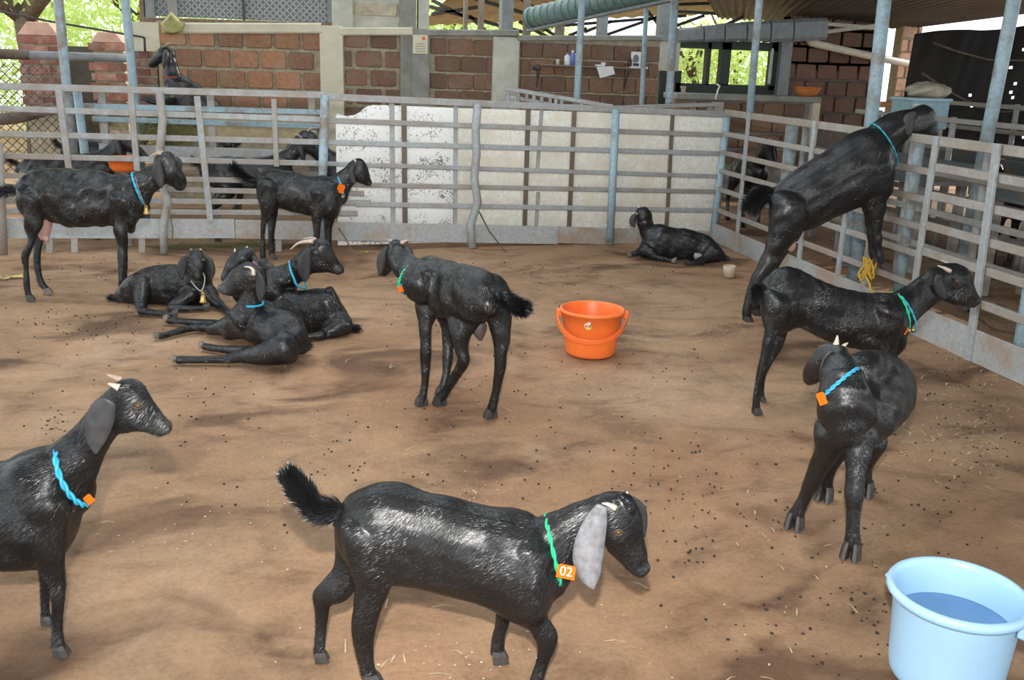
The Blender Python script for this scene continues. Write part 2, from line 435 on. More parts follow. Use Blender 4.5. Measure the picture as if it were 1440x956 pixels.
# capping ledges
for (u0, v0, u1, v1, mat) in ((228, 33, 452, 46, M_CREAM), (478, 39, 580, 49, M_CREAM), (600, 42, 730, 50, M_CONCG), (728, 50, 932, 57, M_CONCG)):
    b = MB()
    p, q = onY(u0, (v0 + v1) / 2 - (0), YW - .06), onY(u1, (v0 + v1) / 2 + .0, YW - .06)
    hgt = (v1 - v0) * 11.2 / FPX
    b.bar(p + [0, .12, 0], q + [0, .12, 0], .26, hgt)
    b.build('ledge', mat, wall_back)

# -- mesh-screened windows above the wall (left)
b = MB(); rect(b, 197, -40, 470, 27, YW + .16, .02)
win1 = reg(struct(b.build('window_1', simple('grey_mesh_backing', (0.24, 0.25, 0.25), .7, var=.1), origin=(xw(197), YW + .16, 1.9)), 'grey wire mesh screen above the block wall'))
def lattice(name, parent, x0, x1, z0, z1, Y, pitch, r, mat, diag=True):
    """wire mesh as thin crossed strips, one part"""
    vs, fs = [], []
    def strip(ax, az, bx, bz):
        d = np.array([bx - ax, 0, bz - az]); L = np.linalg.norm(d)
        if L < 1e-4: return
        n = np.array([-d[2], 0, d[0]]) / L * r
        k = len(vs)
        for yy, in ((-r,),):
            vs.extend([(ax + n[0], Y + yy, az + n[2]), (ax - n[0], Y + yy, az - n[2]), (bx - n[0], Y + yy, bz - n[2]), (bx + n[0], Y + yy, bz + n[2])])
        vs.extend([(ax, Y + r, az), (bx, Y + r, bz)])
        fs.extend([(k, k + 1, k + 2, k + 3), (k + 1, k + 4, k + 5, k + 2), (k + 4, k, k + 3, k + 5)])
    Hh = z1 - z0; c = x0 - Hh
    while c < x1:
        for s in (1, -1):
            xa, xb = (c, c + Hh)
            a, e = max(xa, x0), min(xb, x1)
            if e > a:
                za, ze = z0 + (a - xa), z0 + (e - xa)
                if s < 0: za, ze = z1 - (a - xa), z1 - (e - xa)
                strip(a, za, e, ze)
        c += pitch
    b = MB(); b.add(vs, fs)
    o = b.build(name, mat, parent); o['kind'] = 'stuff'; return o
M_WIRE = simple('mesh_wire', (0.42, 0.43, 0.43), .5, var=.1)
x0, x1 = xw(200), xw(470)
lattice('wire_mesh', win1, x0, x1, zw(330, 27), 2.5, YW + .14, .07, .005, M_WIRE)
for (u0, v0, u1, v1, mat) in ((197, 26, 470, 36, M_WOOD), (195, -40, 201, 30, M_WOOD), (340, -40, 343, 28, M_STEELD), (461, -40, 470, 36, M_STEELG), (234, -40, 248, 26, M_CONCG), (203, -40, 216, 26, M_STEELG)):
    b = MB(); 
    if u1 - u0 > 100:
        p, q = onY(u0, v0 + 2, YW + .1), onY(u1, v1, YW + .1); b.bar(p, q, .06, .055)
    else: rect(b, u0, v0, u1, v1, YW + .08, .06)
    b.build('window_frame', mat, win1)

# block infill panel between pillars (top)
b = MB(); rect(b, 495, -30, 566, 40, YW + .12, .08)
pan = reg(struct(b.build('wall_upper', M_CONC, origin=(xw(495), YW + .12, 1.9)), 'upper infill of pale blocks'))
BLC = [brick_mesh('pale_block_%d' % i, .5, .14, .08, simple('pale_block', (.42, .37, .27), .9, var=.3, scale=10, bmp=.3, rnd=.3), 30 + i) for i in range(2)]
lay(pan, xw(498), xw(562), zw(530, 39), zw(530, 4), YW + .09, .51, .13, .015, .015, BLC)

# -- left end: cream block and red brick return of the wall
b = MB(); rect(b, 186, 31, 224, 72, YW + .02, .3)
wl = reg(struct(b.build('wall_left_end', M_CREAM, origin=(xw(186), YW + .02, 1.2)), 'cream plastered end block of the wall'))
b = MB(); x0, x1, z0, z1 = rect(b, 186, 72, 224, 190, YW + .06, .25)
b.build('brick_return', M_MORTAR, wl)
BR = [brick_mesh('red_brick_%d' % i, .2, .07, .06, M_BRICKR, 50 + i) for i in range(4)]
lay(wl, x0, x1, .9, z1, YW + .03, .2, .07, .018, .018, BR)

# -- brick gate pillars with chamfered heads
def gate_pillar(u0, u1, vsh, vtop, Y, label):
    x0, x1 = onY(u0, 90, Y)[0], onY(u1, 90, Y)[0]; w = x1 - x0
    zs, zt = onY((u0 + u1) / 2, vsh, Y)[2], onY((u0 + u1) / 2, vtop, Y)[2]
    r = empty('brick_gate_pillar', ((x0 + x1) / 2, Y + w / 2, 0)); tag(r, label, 'pillar', 'brick gate pillars')
    b = MB(); b.box((x0 + .02, Y + .03, 0), (x1 - .02, Y + w, zs)); b.build('core', M_MORTAR, r)
    b = MB(); i = w * .24
    b.add([(x0, Y, zs), (x1, Y, zs), (x1, Y + w, zs), (x0, Y + w, zs), (x0 + i, Y + .03, zt), (x1 - i, Y + .03, zt), (x1 - i, Y + w - .03, zt), (x0 + i, Y + w - .03, zt)],
          [(0, 3, 2, 1), (4, 5, 6, 7), (0, 1, 5, 4), (1, 2, 6, 5), (2, 3, 7, 6), (3, 0, 4, 7)])
    b.build('cap', simple('pinkish_render', (.48, .29, .22), .9, var=.2, scale=8, bmp=.2), r, bevel=.01)
    lay(r, x0, x1, .75, zs, Y, (w - .04) / 2, .085, .02, .022, BR)
    # side courses seen at the edge
    return r
BR = [brick_mesh('pillar_brick_%d' % i, .22, .085, .07, M_BRICKR, 60 + i) for i in range(4)]
gate_pillar(28, 86, 50, 31, 11.6, 'wide brick gate pillar with chamfered head, left of the two')
gate_pillar(129, 176, 60, 45, 11.6, 'narrower brick gate pillar with chamfered head beside the wall end')
# low dark boundary wall between and beyond the gate pillars
b = MB(); x0, x1, z0, z1 = rect(b, 80, 66, 186, 150, 12.3, .2); b.box((x0, 12.3, 0), (x1, 12.5, z0))
struct(b.build('wall_boundary', simple('grey_brown_wall', (.085, .075, .06), .95, var=.35, scale=4, bmp=.3)), 'dark low boundary wall behind the gate pillars')

# wire fence far left with a pipe rail
r = empty('wire_fence', (*onY(35, 150, 10.4)[:2], 0)); tag(r, 'rusty diamond wire fence with pipe rail at the left edge', 'fence')
a, e = onY(-60, 82, 10.4), onY(78, 84, 10.4)
lattice('wire_mesh', r, a[0], e[0], .35, a[2] - .03, 10.4, .085, .0045, simple('rusty_wire', (.13, .11, .09), .7, var=.2))
b = MB(); b.tube([onY(-60, 74, 10.38), onY(40, 77, 10.38)], .05); b.build('rail', simple('rusty_pipe', (.10, .075, .06), .7, var=.4), r, smooth=True)
b = MB(); b.tube([onY(36, 77, 10.38), onY(186, 82, 10.38)], .042); b.build('rail', M_STEELG, r, smooth=True)
b = MB(); b.tube([onY(-40, 170, 10.2), onY(20, 166, 10.1), onY(75, 152, 10.1)], .06); b.build('rail', simple('rusty_pipe2', (.12, .09, .075), .8, var=.4), r, smooth=True)
# sagging cable across the gate
b = MB(); b.tube([onY(-30, 10, 10.9), onY(70, 30, 10.9), onY(200, 52, 10.9), onY(204, 54, 10.9)], .012, 6); b.tube([onY(203, 53, 10.9), onY(204, 72, 10.9)], .012, 6)
tag(b.build('steel_rod', M_STEELD, smooth=True), 'thin dark rod slung across the two brick gate pillars', 'rod')

# -- window block at the right
YR = 12.4
b = MB(); 
for (u0, v0, u1, v1) in ((926, 99, 956, 175), (948, 119, 1112, 180), (994, 60, 999, 120), (1014, 60, 1027, 120), (1084, 55, 1100, 127), (948, 58, 1112, 70)):
    rect(b, u0, v0, u1, v1, YR, .12)
win2 = reg(struct(b.build('window_2', M_DKGREEN, origin=(onY(950, 90, YR)[0], YR, 0)), 'dark green framed opening looking out on sunlit trees'))
b = MB(); rect(b, 1097, 50, 1112, 135, YR - .1, .2); b.build('window_post', M_STEELG, win2)
b = MB(); rect(b, 1083, 68, 1086, 118, YR - .03, .03); b.build('window_bar', simple('pale_bar', (.5, .52, .52), .5), win2)
b = MB(); rect(b, 924, 56, 956, 100, YR - .2, .15); tag(b.build('switch_cabinet', simple('cream_metal', (.48, .47, .40), .5), bevel=.01), 'cream metal switch cabinet beside the dark window', 'cabinet')
b = MB(); rect(b, 959, 122, 964, 135, YR - .1, .04); rect(b, 958, 121, 965, 124, YR - .11, .05); tag(b.build('wall_box', M_CONC, bevel=.004), 'small pale box under the window sill', 'box')

# dark block wall right of the window
YD = 12.8
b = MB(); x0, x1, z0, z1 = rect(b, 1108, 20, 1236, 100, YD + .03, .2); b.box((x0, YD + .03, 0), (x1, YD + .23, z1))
wdk = reg(struct(b.build('wall_right', M_MORTARD, origin=(x0, YD, 0)), 'dark block wall at the right'))
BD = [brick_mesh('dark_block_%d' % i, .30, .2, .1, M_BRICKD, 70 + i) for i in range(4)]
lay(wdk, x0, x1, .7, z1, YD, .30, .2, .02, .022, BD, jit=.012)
# brick edge at the bright gap by the tarpaulin
x1 = onY(1264, 90, YD)[0]
corner = empty('wall_corner', (x1, YD, 0)); corner['kind'] = 'structure'; corner['label'] = 'brick wall end with sunlight in its colour at the bright gap by the tarpaulin'
x2 = onY(1290, 90, YD)[0]; z1 = onY(1275, 36, YD)[2]
b = MB(); b.box((x1, YD + .03, 0), (x2, YD + .2, z1)); b.build('brick_edge', M_MORTAR, corner)
BE = [brick_mesh('sunlit_brick_%d' % i, .22, .16, .07, brick_mat('sunny_brick%d' % i, (.55, .33, .24), (.72, .48, .36)), 90 + i) for i in range(2)]  # sunlight on this wall end is put into the brick colour
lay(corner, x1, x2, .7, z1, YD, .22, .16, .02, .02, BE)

# -- counter with decorated block front, and the terracotta bowl on it
YC = 11.4
xa, xb = onY(952, 137, YC)[0], onY(1156, 137, YC)[0]; zt = onY(1060, 134, YC)[2]
r = empty('counter', ((xa + xb) / 2, YC + .25, 0)); tag(r, 'concrete counter with block front below the dark window', 'counter')
b = MB(); b.box((xa, YC, zt - .07), (xb, YC + .5, zt)); b.build('slab', M_CONCG, r, bevel=.008)
b = MB(); b.box((xb - .1, YC + .01, 0), (xb, YC + .49, zt - .07)); b.build('leg', M_CREAM, r, bevel=.006)
b = MB(); b.box((xa, YC + .1, 0), (xb - .1, YC + .3, zt - .07)); b.build('front', M_CONCG, r)
reg(r)
lay(r, xa + .02, xb - .12, .3, zt - .09, YC + .06, .26, .165, .03, .03, BL2)
bowl_c = onY(1134, 137, YC + .18)
b = MB(); b.lathe([(0, .0), (.085, 0), (.125, .03), (.155, .085), (.165, .105), (.172, .105), (.172, .116), (.155, .116), (.145, .09), (.112, .03), (0, .02)], (bowl_c[0], YC + .18, zt))
tag(b.build('bowl', M_TERRA, smooth=True), 'orange plastic bowl sitting on the counter', 'bowl')

# -- boxed beam over the window
bx = [onY(u, v, 11.9) for u, v in ((948, 50), (984, 48), (1013, 46), (1044, 45), (1077, 44), (1109, 43), (1157, 41))]
r = empty('boxed_beam', (*bx[3][:2], 1.9)); tag(r, 'grey boxed beam of sheet panels over the window', 'beam')
for i in range(6):
    b = MB(); hgt = .17 + .025 * min(i, 4)
    b.bar(bx[i] + [.01, 0, 0], bx[i + 1] - [.008, 0, 0], .3, hgt); b.build('panel', M_STEELG, r)
b = MB(); b.bar(bx[0] + [0, .05, 0], bx[-1] + [0, .05, 0], .2, .12); b.build('core', M_STEELD, r)

# -- right: hanging tarpaulin with holes
def tarp():
    p00, p10 = onY(1286, 48, 11.2), onY(1475, 20, 9.2)
    nx, nz = 90, 60
    vs = np.zeros((nz, nx, 3))
    for j in range(nz):
        for i in range(nx):
            s, t = i / (nx - 1), j / (nz - 1)
            top = p00 * (1 - s) + (p10 + np.array([1.2, -.6, .05])) * s
            z = top[2] * (1 - t) + 0.35 * t
            wob = .05 * math.sin(s * 23 + t * 3) + .03 * math.sin(s * 51 + 5 * t) + .05 * t * math.sin(s * 9 + 2)
            vs[j, i] = (top[0] + .4 * wob, top[1] + wob, z + .02 * math.sin(s * 14))
    b = MB(); fs = []
    for j in range(nz - 1):
        for i in range(nx - 1):
            s = i / nx
            if random.random() < (.035 if 5 < j < 26 and s > .35 else .004): continue
            fs.append((j * nx + i, j * nx + i + 1, (j + 1) * nx + i + 1, (j + 1) * nx + i))
    b.add(vs, fs)
    o = b.build('tarpaulin', M_TARP, smooth=True)
    m = o.modifiers.new('thick', 'SOLIDIFY'); m.thickness = .004
    return tag(o, 'black perforated tarpaulin hung at the right side', 'tarpaulin')
tarp()
for pts, rr, lab in (([(1276, 61), (1305, 72), (1350, 84), (1440, 86), (1475, 88)], .014, 'crooked dry branch high in front of the tarpaulin'),
                     ([(1261, 101), (1290, 122), (1316, 137), (1330, 142)], .016, 'short dark branch poking over the blue crate'),
                     ([(1332, 147), (1370, 154), (1440, 150), (1470, 150)], .012, 'low bent branch against the tarpaulin')):
    b = MB(); P = [onY(u, v, 10.6 - .9 * (u - 1260) / 200) - [0, .5, 0] for u, v in pts]
    b.tube(P, np.linspace(rr, rr * .5, len(P)), 7); tag(b.build('branch', M_BARK, smooth=True), lab, 'branch', 'dry branches by the tarpaulin')

# -- roofs
def corrugated(name, fn, nu, nv, mat, amp, waves, label, thick=.006):
    vs = []
    for j in range(nv):
        for i in range(nu):
            s, t = i / (nu - 1), j / (nv - 1)
            p = fn(s, t); vs.append((p[0], p[1], p[2] + amp * math.sin(2 * math.pi * waves * s)))
    b = MB(); b.add(vs, [(j * nu + i, j * nu + i + 1, (j + 1) * nu + i + 1, (j + 1) * nu + i) for j in range(nv - 1) for i in range(nu - 1)])
    o = b.build(name, mat, smooth=True)
    m = o.modifiers.new('thick', 'SOLIDIFY'); m.thickness = thick
    return struct(o, label)
# high main roof over the pen (above the frame)
def roof_strip(name, x0, x1, y0, y1, label):
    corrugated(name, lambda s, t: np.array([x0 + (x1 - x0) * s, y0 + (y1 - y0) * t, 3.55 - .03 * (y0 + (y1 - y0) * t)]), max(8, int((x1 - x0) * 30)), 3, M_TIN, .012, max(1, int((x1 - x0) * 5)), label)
GX0, GX1, GY0, GY1 = -2.6, 2.5, 3.5, 7.6      # added opening, out of view, lets sky brighten the middle of the floor
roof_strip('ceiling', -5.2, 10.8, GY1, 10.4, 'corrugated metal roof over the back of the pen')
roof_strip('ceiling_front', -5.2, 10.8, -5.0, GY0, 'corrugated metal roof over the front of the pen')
roof_strip('ceiling_left', -5.2, GX0, GY0, GY1, 'corrugated metal roof left of the added roof opening')
roof_strip('ceiling_right', GX1, 10.8, GY0, GY1, 'corrugated metal roof right of the added roof opening')
# lean-to on the right
eA, eB = onY(1276, 40, 12.9), onY(1475, 15, 9.4)
corrugated('ceiling_lean_to', lambda s, t: (onY(1010, 26, 13.4) * (1 - s) + (eA + [0, .1, 0]) * s) * (1 - t) + (np.array([2.9, 8.8, 2.95]) * (1 - s) + np.array([10.5, 8.6, 2.75]) * s) * t, 240, 6, M_TIN, .014, 34, 'grey corrugated lean-to roof at the upper right')
# far shed roof, sloping, with steel trusses
k0, k1 = onY(590, 36, 16.5), onY(1215, 12, 16.5)
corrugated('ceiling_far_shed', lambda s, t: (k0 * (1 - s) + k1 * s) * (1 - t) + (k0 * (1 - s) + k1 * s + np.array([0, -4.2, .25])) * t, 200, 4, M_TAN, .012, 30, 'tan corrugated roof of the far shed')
def truss(Y, seg, rad, label):
    P = [[onY(u, v, Y) for u, v in s] for s in seg]
    r = empty('roof_truss', (*P[0][0][:2], P[0][0][2])); tag(r, label, 'truss', 'steel roof trusses behind the wall')
    for s in P:
        b = MB(); b.bar(s[0], s[1], rad * 2, rad * 2); b.build('truss_bar', M_STEELD, r)
truss(13.0, [((600, 8), (735, 45)), ((640, -10), (760, 25)), ((607, 20), (672, 10)), ((607, 0), (650, 22)), ((720, -10), (780, 30)), ((730, 30), (775, 55)), ((660, 22), (690, 50))], .022, 'dark roof truss over the foliage gap left of the ribbed duct')
truss(13.4, [((790, 36), (965, 22)), ((822, 45), (860, 30)), ((850, 50), (935, 20)), ((905, 8), (930, 40)), ((800, 50), (825, 40)), ((765, 40), (790, 56)), ((940, 40), (990, 22))], .02, 'dark roof truss below the ribbed duct')
truss(13.2, [((950, 16), (1165, 27)), ((955, 6), (1160, 0)), ((1000, 44), (1090, 4)), ((1085, -5), (1083, 25)), ((1150, 2), (1150, 28)), ((1083, 22), (1140, 2)), ((1030, -4), (1060, 22)), ((1160, 20), (1240, 34))], .02, 'dark roof truss over the boxed beam')
for u0, u1, lab in ((674, 681, 'thin dark post left of the grey column'), (653, 658, 'slim brown post inside the foliage gap'), (738, 747, 'dark post below the left end of the ribbed duct'), (784, 795, 'dark post under the ribbed duct'), (843, 856, 'grey stub post right of the ribbed duct'), (928, 944, 'square grey post beside the switch cabinet')):
    b = MB(); rect(b, u0, -20, u1, 58, 12.0 if u0 < 900 else 11.8, .12); tag(b.build('roof_post', M_STEELG if u0 > 840 else M_BATTEN, bevel=.005), lab, 'post', 'short posts on the wall')

# ribbed half-round duct
ax0, ax1 = onY(744, 26, 11.6), onY(1010, -34, 9.6)
r = empty('ribbed_duct', (*ax0[:2], ax0[2])); tag(r, 'green-grey ribbed half-round metal duct under the roof', 'duct')
b = MB(); b.tube([ax0 * (1 - t) + ax1 * t for t in np.linspace(0, 1, 12)], .115, 20); b.build('shell', M_DUCT, r, smooth=True)
for i in range(24):
    t = .02 + i / 24.5; p = ax0 * (1 - t) + ax1 * t; d = nrm(ax1 - ax0)
    b = MB(); b.tube([p - d * .014, p + d * .014], .126, 18); b.build('rib', M_DUCT, r)
b = MB(); b.bar(ax0 + [0, 0, -.135], ax1 + [0, 0, -.135], .08, .035); b.build('rail', M_STEELG, r)
# pale diagonal drain pipe at the right
b = MB(); b.tube([onY(1137, 54, 12.72), onY(1140, 60, 12.72), onY(1215, 77, 12.7), onY(1288, 92, 12.66)], .05, 12)
tag(b.build('drain_pipe', simple('cream_pvc', (.55, .52, .42), .45), smooth=True), 'cream plastic pipe running diagonally across the dark wall', 'pipe')
for (a0, a1, lab) in (((1157, 33), (1238, 40), 'pale upper purlin above the dark block wall'), ((1160, 45), (1232, 36), 'lower pale purlin above the dark block wall')):
    b = MB(); b.bar(onY(*a0, 12.6), onY(*a1, 12.3), .05, .05); tag(b.build('purlin', M_CONC), lab, 'purlin', 'purlins on the dark wall')

# ------------------------------------------------------------------ trees outside
def tree(base, h, crown, n, mat, label, lean=(0, 0), trunk_r=.16, fork=True, seed=0, zc=None, leafs=.055):
    r_ = np.random.default_rng(seed)
    r = empty('tree', (*base, 0)); tag(r, label, 'tree', 'trees outside the shed')
    b = MB(); B = np.array([*base, -.02])
    top = B + [lean[0], lean[1], h * .6]
    b.tube([B, B * .5 + top * .5 + [.06, 0, 0], top], [trunk_r, trunk_r * .85, trunk_r * .7], 10)
    for k in range(5 if fork else 2):
        a = k * 1.26 + r_.uniform(-.3, .3)
        e = top + [math.cos(a) * crown[0] * .7, math.sin(a) * crown[1] * .6, h * .35 * r_.uniform(.6, 1.1)]
        b.tube([top - [0, 0, .1], top * .5 + e * .5 + r_.normal(0, .08, 3), e], [trunk_r * .6, trunk_r * .4, trunk_r * .15], 7)
    b.build('trunk', M_BARK, r, smooth=True)
    c = B + [lean[0], lean[1], zc if zc is not None else h * .75]
    k = r_.normal(0, 1, (n, 3)); k /= np.linalg.norm(k, axis=1)[:, None]; k *= (r_.uniform(.15, 1, n) ** .4)[:, None]
    lump = r_.normal(0, 1, (26, 3)); lump /= np.linalg.norm(lump, axis=1)[:, None]
    P = c + k * np.array(crown) + lump[r_.integers(0, 26, n)] * .25 * min(crown)
    P = P[P[:, 2] > .1]; n = len(P)
    A = r_.normal(0, 1, (n, 3)); A /= np.linalg.norm(A, axis=1)[:, None]
    Bv = np.cross(A, r_.normal(0, 1, (n, 3))); Bv /= np.linalg.norm(Bv, axis=1)[:, None]
    s = leafs * r_.uniform(.6, 1.4, n)[:, None]
    V = np.stack([P - A * s, P + Bv * s * .45, P + A * s, P - Bv * s * .45], 1).reshape(-1, 3)
    b = MB(); b.add(V, [(4 * i, 4 * i + 1, 4 * i + 2, 4 * i + 3) for i in range(n)])
    o = b.build('foliage', mat, r); o['kind'] = 'stuff'
    return r
tree((float(onY(44, 60, 14.2)[0]), 14.2), 3.4, (1.9, 1.5, 1.6), 11000, M_LEAF1, 'old forked tree behind the wide brick gate pillar', (-.05, 0), .2, True, 1, zc=3.9)
tree((-3.2, 17.5), 3.6, (2.4, 1.8, 1.9), 13200, M_LEAF1, 'pale green tree between the two gate pillars', (.3, 0), .12, True, 2, zc=1.9)
tree((-6.8, 19.5), 4.0, (3.0, 2.0, 2.4), 13200, M_LEAF1, 'broad leafy tree at the far left', (0, 0), .2, True, 3, zc=2.0)
tree((-1.2, 20.5), 4.0, (2.4, 1.8, 2.2), 13200, M_LEAF1, 'tall green tree right of the narrow gate pillar', (0, 0), .15, True, 4, zc=2.2)
tree((2.6, 22.0), 3.2, (2.4, 1.2, 1.3), 12100, M_LEAF1, 'green bush seen through the truss gap', (0, 0), .1, True, 5, zc=2.0)
tree((7.3, 17.5), 2.6, (.9, .7, .5), 1300, M_LEAF1, 'bare-stemmed sapling leaning in the left window pane', (-.5, 0), .09, True, 6, zc=1.9)
tree((8.3, 19.0), 3.0, (1.8, 1.2, 1.2), 9900, M_LEAF1, 'bright shrub in the right window pane', (0, 0), .07, True, 7, zc=1.5)
tree((5.4, 24.0), 4.0, (2.0, 1.4, 1.6), 7700, M_LEAF1, 'distant tree behind the dark window', (0, 0), .15, True, 8, zc=1.3)

# ================================================================== FENCES
Z1 = np.array([0, 0, 1.0])
def crooked(b, p, q, r, amp, n=7, seed=0, nseg=10):
    rr = np.random.default_rng(seed); P = []
    for i in range(n):
        t = i / (n - 1); P.append(p * (1 - t) + q * t + (rr.normal(0, amp, 3) * [1, 1, 0] if 0 < i < n - 1 else 0))
    b.tube(P, r, nseg)
class Panel:
    """fence panel on a vertical plane; parts given in photo pixels on that plane"""
    def __init__(s, label, p, d, group):
        s.p = np.array([p[0], p[1], 0.0]); s.d = nrm([d[0], d[1], 0]); s.n = np.cross(s.d, Z1)
        s.r = empty('fence_panel', s.p); tag(s.r, label, 'fence', group)
    def at(s, u, v, off=0.0): return onP(u, v, s.p + s.n * off, s.n)
    def rail(s, a, b, w=.038, off=0.0, mat=None, name='rail', t=.03):
        m = MB(); m.bar(s.at(*a, off), s.at(*b, off), t, w); return m.build(name, mat or M_FENCE, s.r)
    def stile(s, a, b, w=.04, off=.03, mat=None, name='stile', zb=None):
        m = MB(); p, q = s.at(*a, off), s.at(*b, off)
        if zb is not None: q = p + (q - p) * ((zb - p[2]) / (q[2] - p[2]))
        m.bar(p, q, w, .02, up=s.n); return m.build(name, mat or M_FENCE, s.r)
    def post(s, a, b, r=.03, off=.05, mat=None, zb=0.0, amp=0.0, seed=0):
        m = MB(); p, q = s.at(*a, off), s.at(*b, off)
        q = p + (q - p) * ((zb - p[2]) / (q[2] - p[2]))
        crooked(m, p, q, r, amp, seed=seed, n=7 if amp else 2); return m.build('post', mat or M_PIPE, s.r, smooth=True)

# -- back fence, left panel
f1 = Panel('grey rail fence panel with close low rails, behind the two left standing goats', (-3.2, 8.02), (1, 0), 'back fence panels')
for a, b, w in (((-40, 120), (457, 134), .052), ((-40, 151), (457, 168.5), .045), ((-40, 187), (457, 200), .045), ((-40, 218), (457, 230), .043)):
    f1.rail(a, b, w)
for a, b in (((-40, 246), (512, 257)), ((-40, 261), (512, 272)), ((-40, 281), (522, 285)), ((-40, 296), (503, 300))):
    f1.rail(a, b, .042, off=-.05, mat=M_FENCE2)
for a, b, w in (((82, 126), (98, 245), .048), ((184, 131), (193, 240), .046), ((277, 135), (296, 310), .048), ((385, 139), (389, 234), .04)):
    f1.stile(a, b, w, off=.02)
f1.post((224, 130), (231, 350), .031, amp=.012, seed=3, off=.05, mat=M_FENCE)
f1.post((-3, 200), (3, 330), .035, mat=M_FENCE2)
f1.post((457, 134), (451, 345), .037)
m = MB(); m.bar(f1.at(-40, 321), f1.at(330, 321.5), .012, .158); m.build('kick_plate', M_PLATE, f1.r)
m = MB(); m.bar(f1.at(331, 322), f1.at(485, 325), .012, .155); m.build('kick_plate', M_PLATE, f1.r)
for u in (70, 105, 200, 392, 440):
    f1.stile((u, 330), (u, 352), .05, off=-.01, mat=M_FENCE2, name='foot', zb=0.0)

# -- back fence, right panel (slightly turned), with white sheet boards behind
f2 = Panel('grey rail fence panel in front of the white boards', (0.02, 8.02), (3.64, .5), 'back fence panels')
for a, b, w in (((457, 136), (1024, 161), .055), ((457, 169), (1016, 190), .042), ((457, 200), (1014, 216), .042), ((457, 230), (1010, 248), .036), ((457, 259), (1008, 269.5), .038), ((500, 287), (1006, 296), .04)):
    f2.rail(a, b, w)
for a, b, w in (((551, 143), (553, 315), .04), ((641, 148), (640, 315), .036), ((762, 152), (756, 236), .032), ((757, 270), (754, 320), .032)):
    f2.stile(a, b, w, off=-.02, mat=M_FENCE)
f2.post((672, 146), (664, 358), .036, amp=.02, seed=5, mat=M_FENCE)
f2.post((866, 154), (857, 356), .036)
f2.post((1022, 165), (1003, 330), .036, off=0.0)
m = MB(); m.bar(f2.at(484, 325), f2.at(785, 331), .012, .158); m.build('kick_plate', M_PLATE, f2.r)
m = MB(); m.bar(f2.at(784, 330), f2.at(1003, 336), .012, .15); m.build('kick_plate', M_PLATE, f2.r)

# -- white boards
wb = empty('board_partition', (.3, 8.35, 0)); tag(wb, 'partition of dirty white boards behind the back fence', 'partition')
off = -.16
def board(u0, u1, vt0, vt1, mat, poly=None):
    th = .015
    T = poly or [(u0, vt0), (u1, vt1)]
    front = [f2.at(u, v, off) for u, v in T]
    lowz = .02
    low = [np.array([p[0], p[1], lowz]) for p in front]
    k = len(front); vs = front + low + [p - f2.n * th for p in front] + [p - f2.n * th for p in low]
    fs = []
    for i in range(k - 1):
        fs += [(i, i + k, i + k + 1, i + 1), (i + 2 * k, i + 1 + 2 * k, i + 1 + 3 * k, i + 3 * k), (i, i + 1, i + 1 + 2 * k, i + 2 * k)]
    fs += [(0, 2 * k, 3 * k, k), (k - 1, 2 * k - 1, 4 * k - 1, 3 * k - 1)]
    m = MB(); m.add(vs, fs); return m.build('board', mat, wb)
def mouldy():
    m, nt, b = nodes_of('mouldy_white_board')
    v = coords(nt)
    n1 = N(nt, 'ShaderNodeTexNoise', Scale=4.0, Detail=6.0, Roughness=.7); nt.links.new(v, n1.inputs['Vector'])
    n2 = N(nt, 'ShaderNodeTexNoise', Scale=55.0, Detail=4.0, Roughness=.8); nt.links.new(v, n2.inputs['Vector'])
    mm = nt.nodes.new('ShaderNodeMath'); mm.operation = 'MULTIPLY_ADD'; mm.inputs[1].default_value = .8
    nt.links.new(n1.outputs['Fac'], mm.inputs[0]); nt.links.new(n2.outputs['Fac'], mm.inputs[2])
    nt.links.new(ramp(nt, mm.outputs[0], [(0.0, (.92, .91, .88)), (.99, (.92, .91, .88)), (1.10, (.22, .21, .20))]), b.inputs['Base Color'])
    b.inputs['Roughness'].default_value = .7
    return m
M_MOULD = mouldy()
board(472, 570, 0, 0, M_MOULD, [(472, 160), (485, 163), (498, 162), (506, 158), (514, 151), (522, 147.5), (570, 149)])
board(571, 641, 149, 152, M_MOULD)
board(642, 742, 152, 155, M_SHEET)
board(744, 806, 155, 157, M_SHEET)
board(808, 946, 157, 162, M_SHEET)
board(948, 1024, 162, 166, M_SHEET)
for a, b, w in (((568, 147), (570, 340), .043), ((743, 153), (737, 345), .042), ((808, 150), (799, 345), .042), ((946, 160), (936, 345), .038), ((1024, 163), (1006, 345), .03)):
    f2.p, keep = f2.p, f2.r
    m = MB(); p, q = f2.at(*a, off + .018), f2.at(*b, off + .018); q = p + (q - p) * ((.02 - p[2]) / (q[2] - p[2]))
    m.bar(p, q, w, .015, up=f2.n); m.build('batten', M_BATTEN, wb)

# -- right fence along X
XF = 3.66
def zrail(pan, y0, y1, z, w=.042, x=XF, mat=None, z2=None, t=.028, name='rail'):
    m = MB(); m.bar((x, y0, z), (x, y1, z if z2 is None else z2), t, w); return m.build(name, mat or M_FENCE2, pan)
def xstile(pan, y, z0, z1, w=.045, x=XF, lean=0.0, mat=None, name='stile'):
    m = MB(); m.bar((x, y + lean, z1), (x, y, z0), .022, w, up=(0, 1, 0)); return m.build(name, mat or M_FENCE, pan)
RZ = (1.19, 1.0, .83, .66, .49, .295)
g1 = empty('fence_panel', (XF, 7.7, 0)); tag(g1, 'side fence panel at the pen corner, behind the lying goat', 'fence', 'side fence panels')
for z in RZ: zrail(g1, 6.75, 8.5, z, w=.055 if z > 1.1 else .042)
for y in (7.95, 6.78): xstile(g1, y, .0 if y > 7 else .1, 1.22, x=XF - .02)
m = MB(); m.bar((XF - .02, 6.9, .085), (XF - .02, 8.55, .085), .012, .17); m.build('kick_plate', M_PLATE, g1)
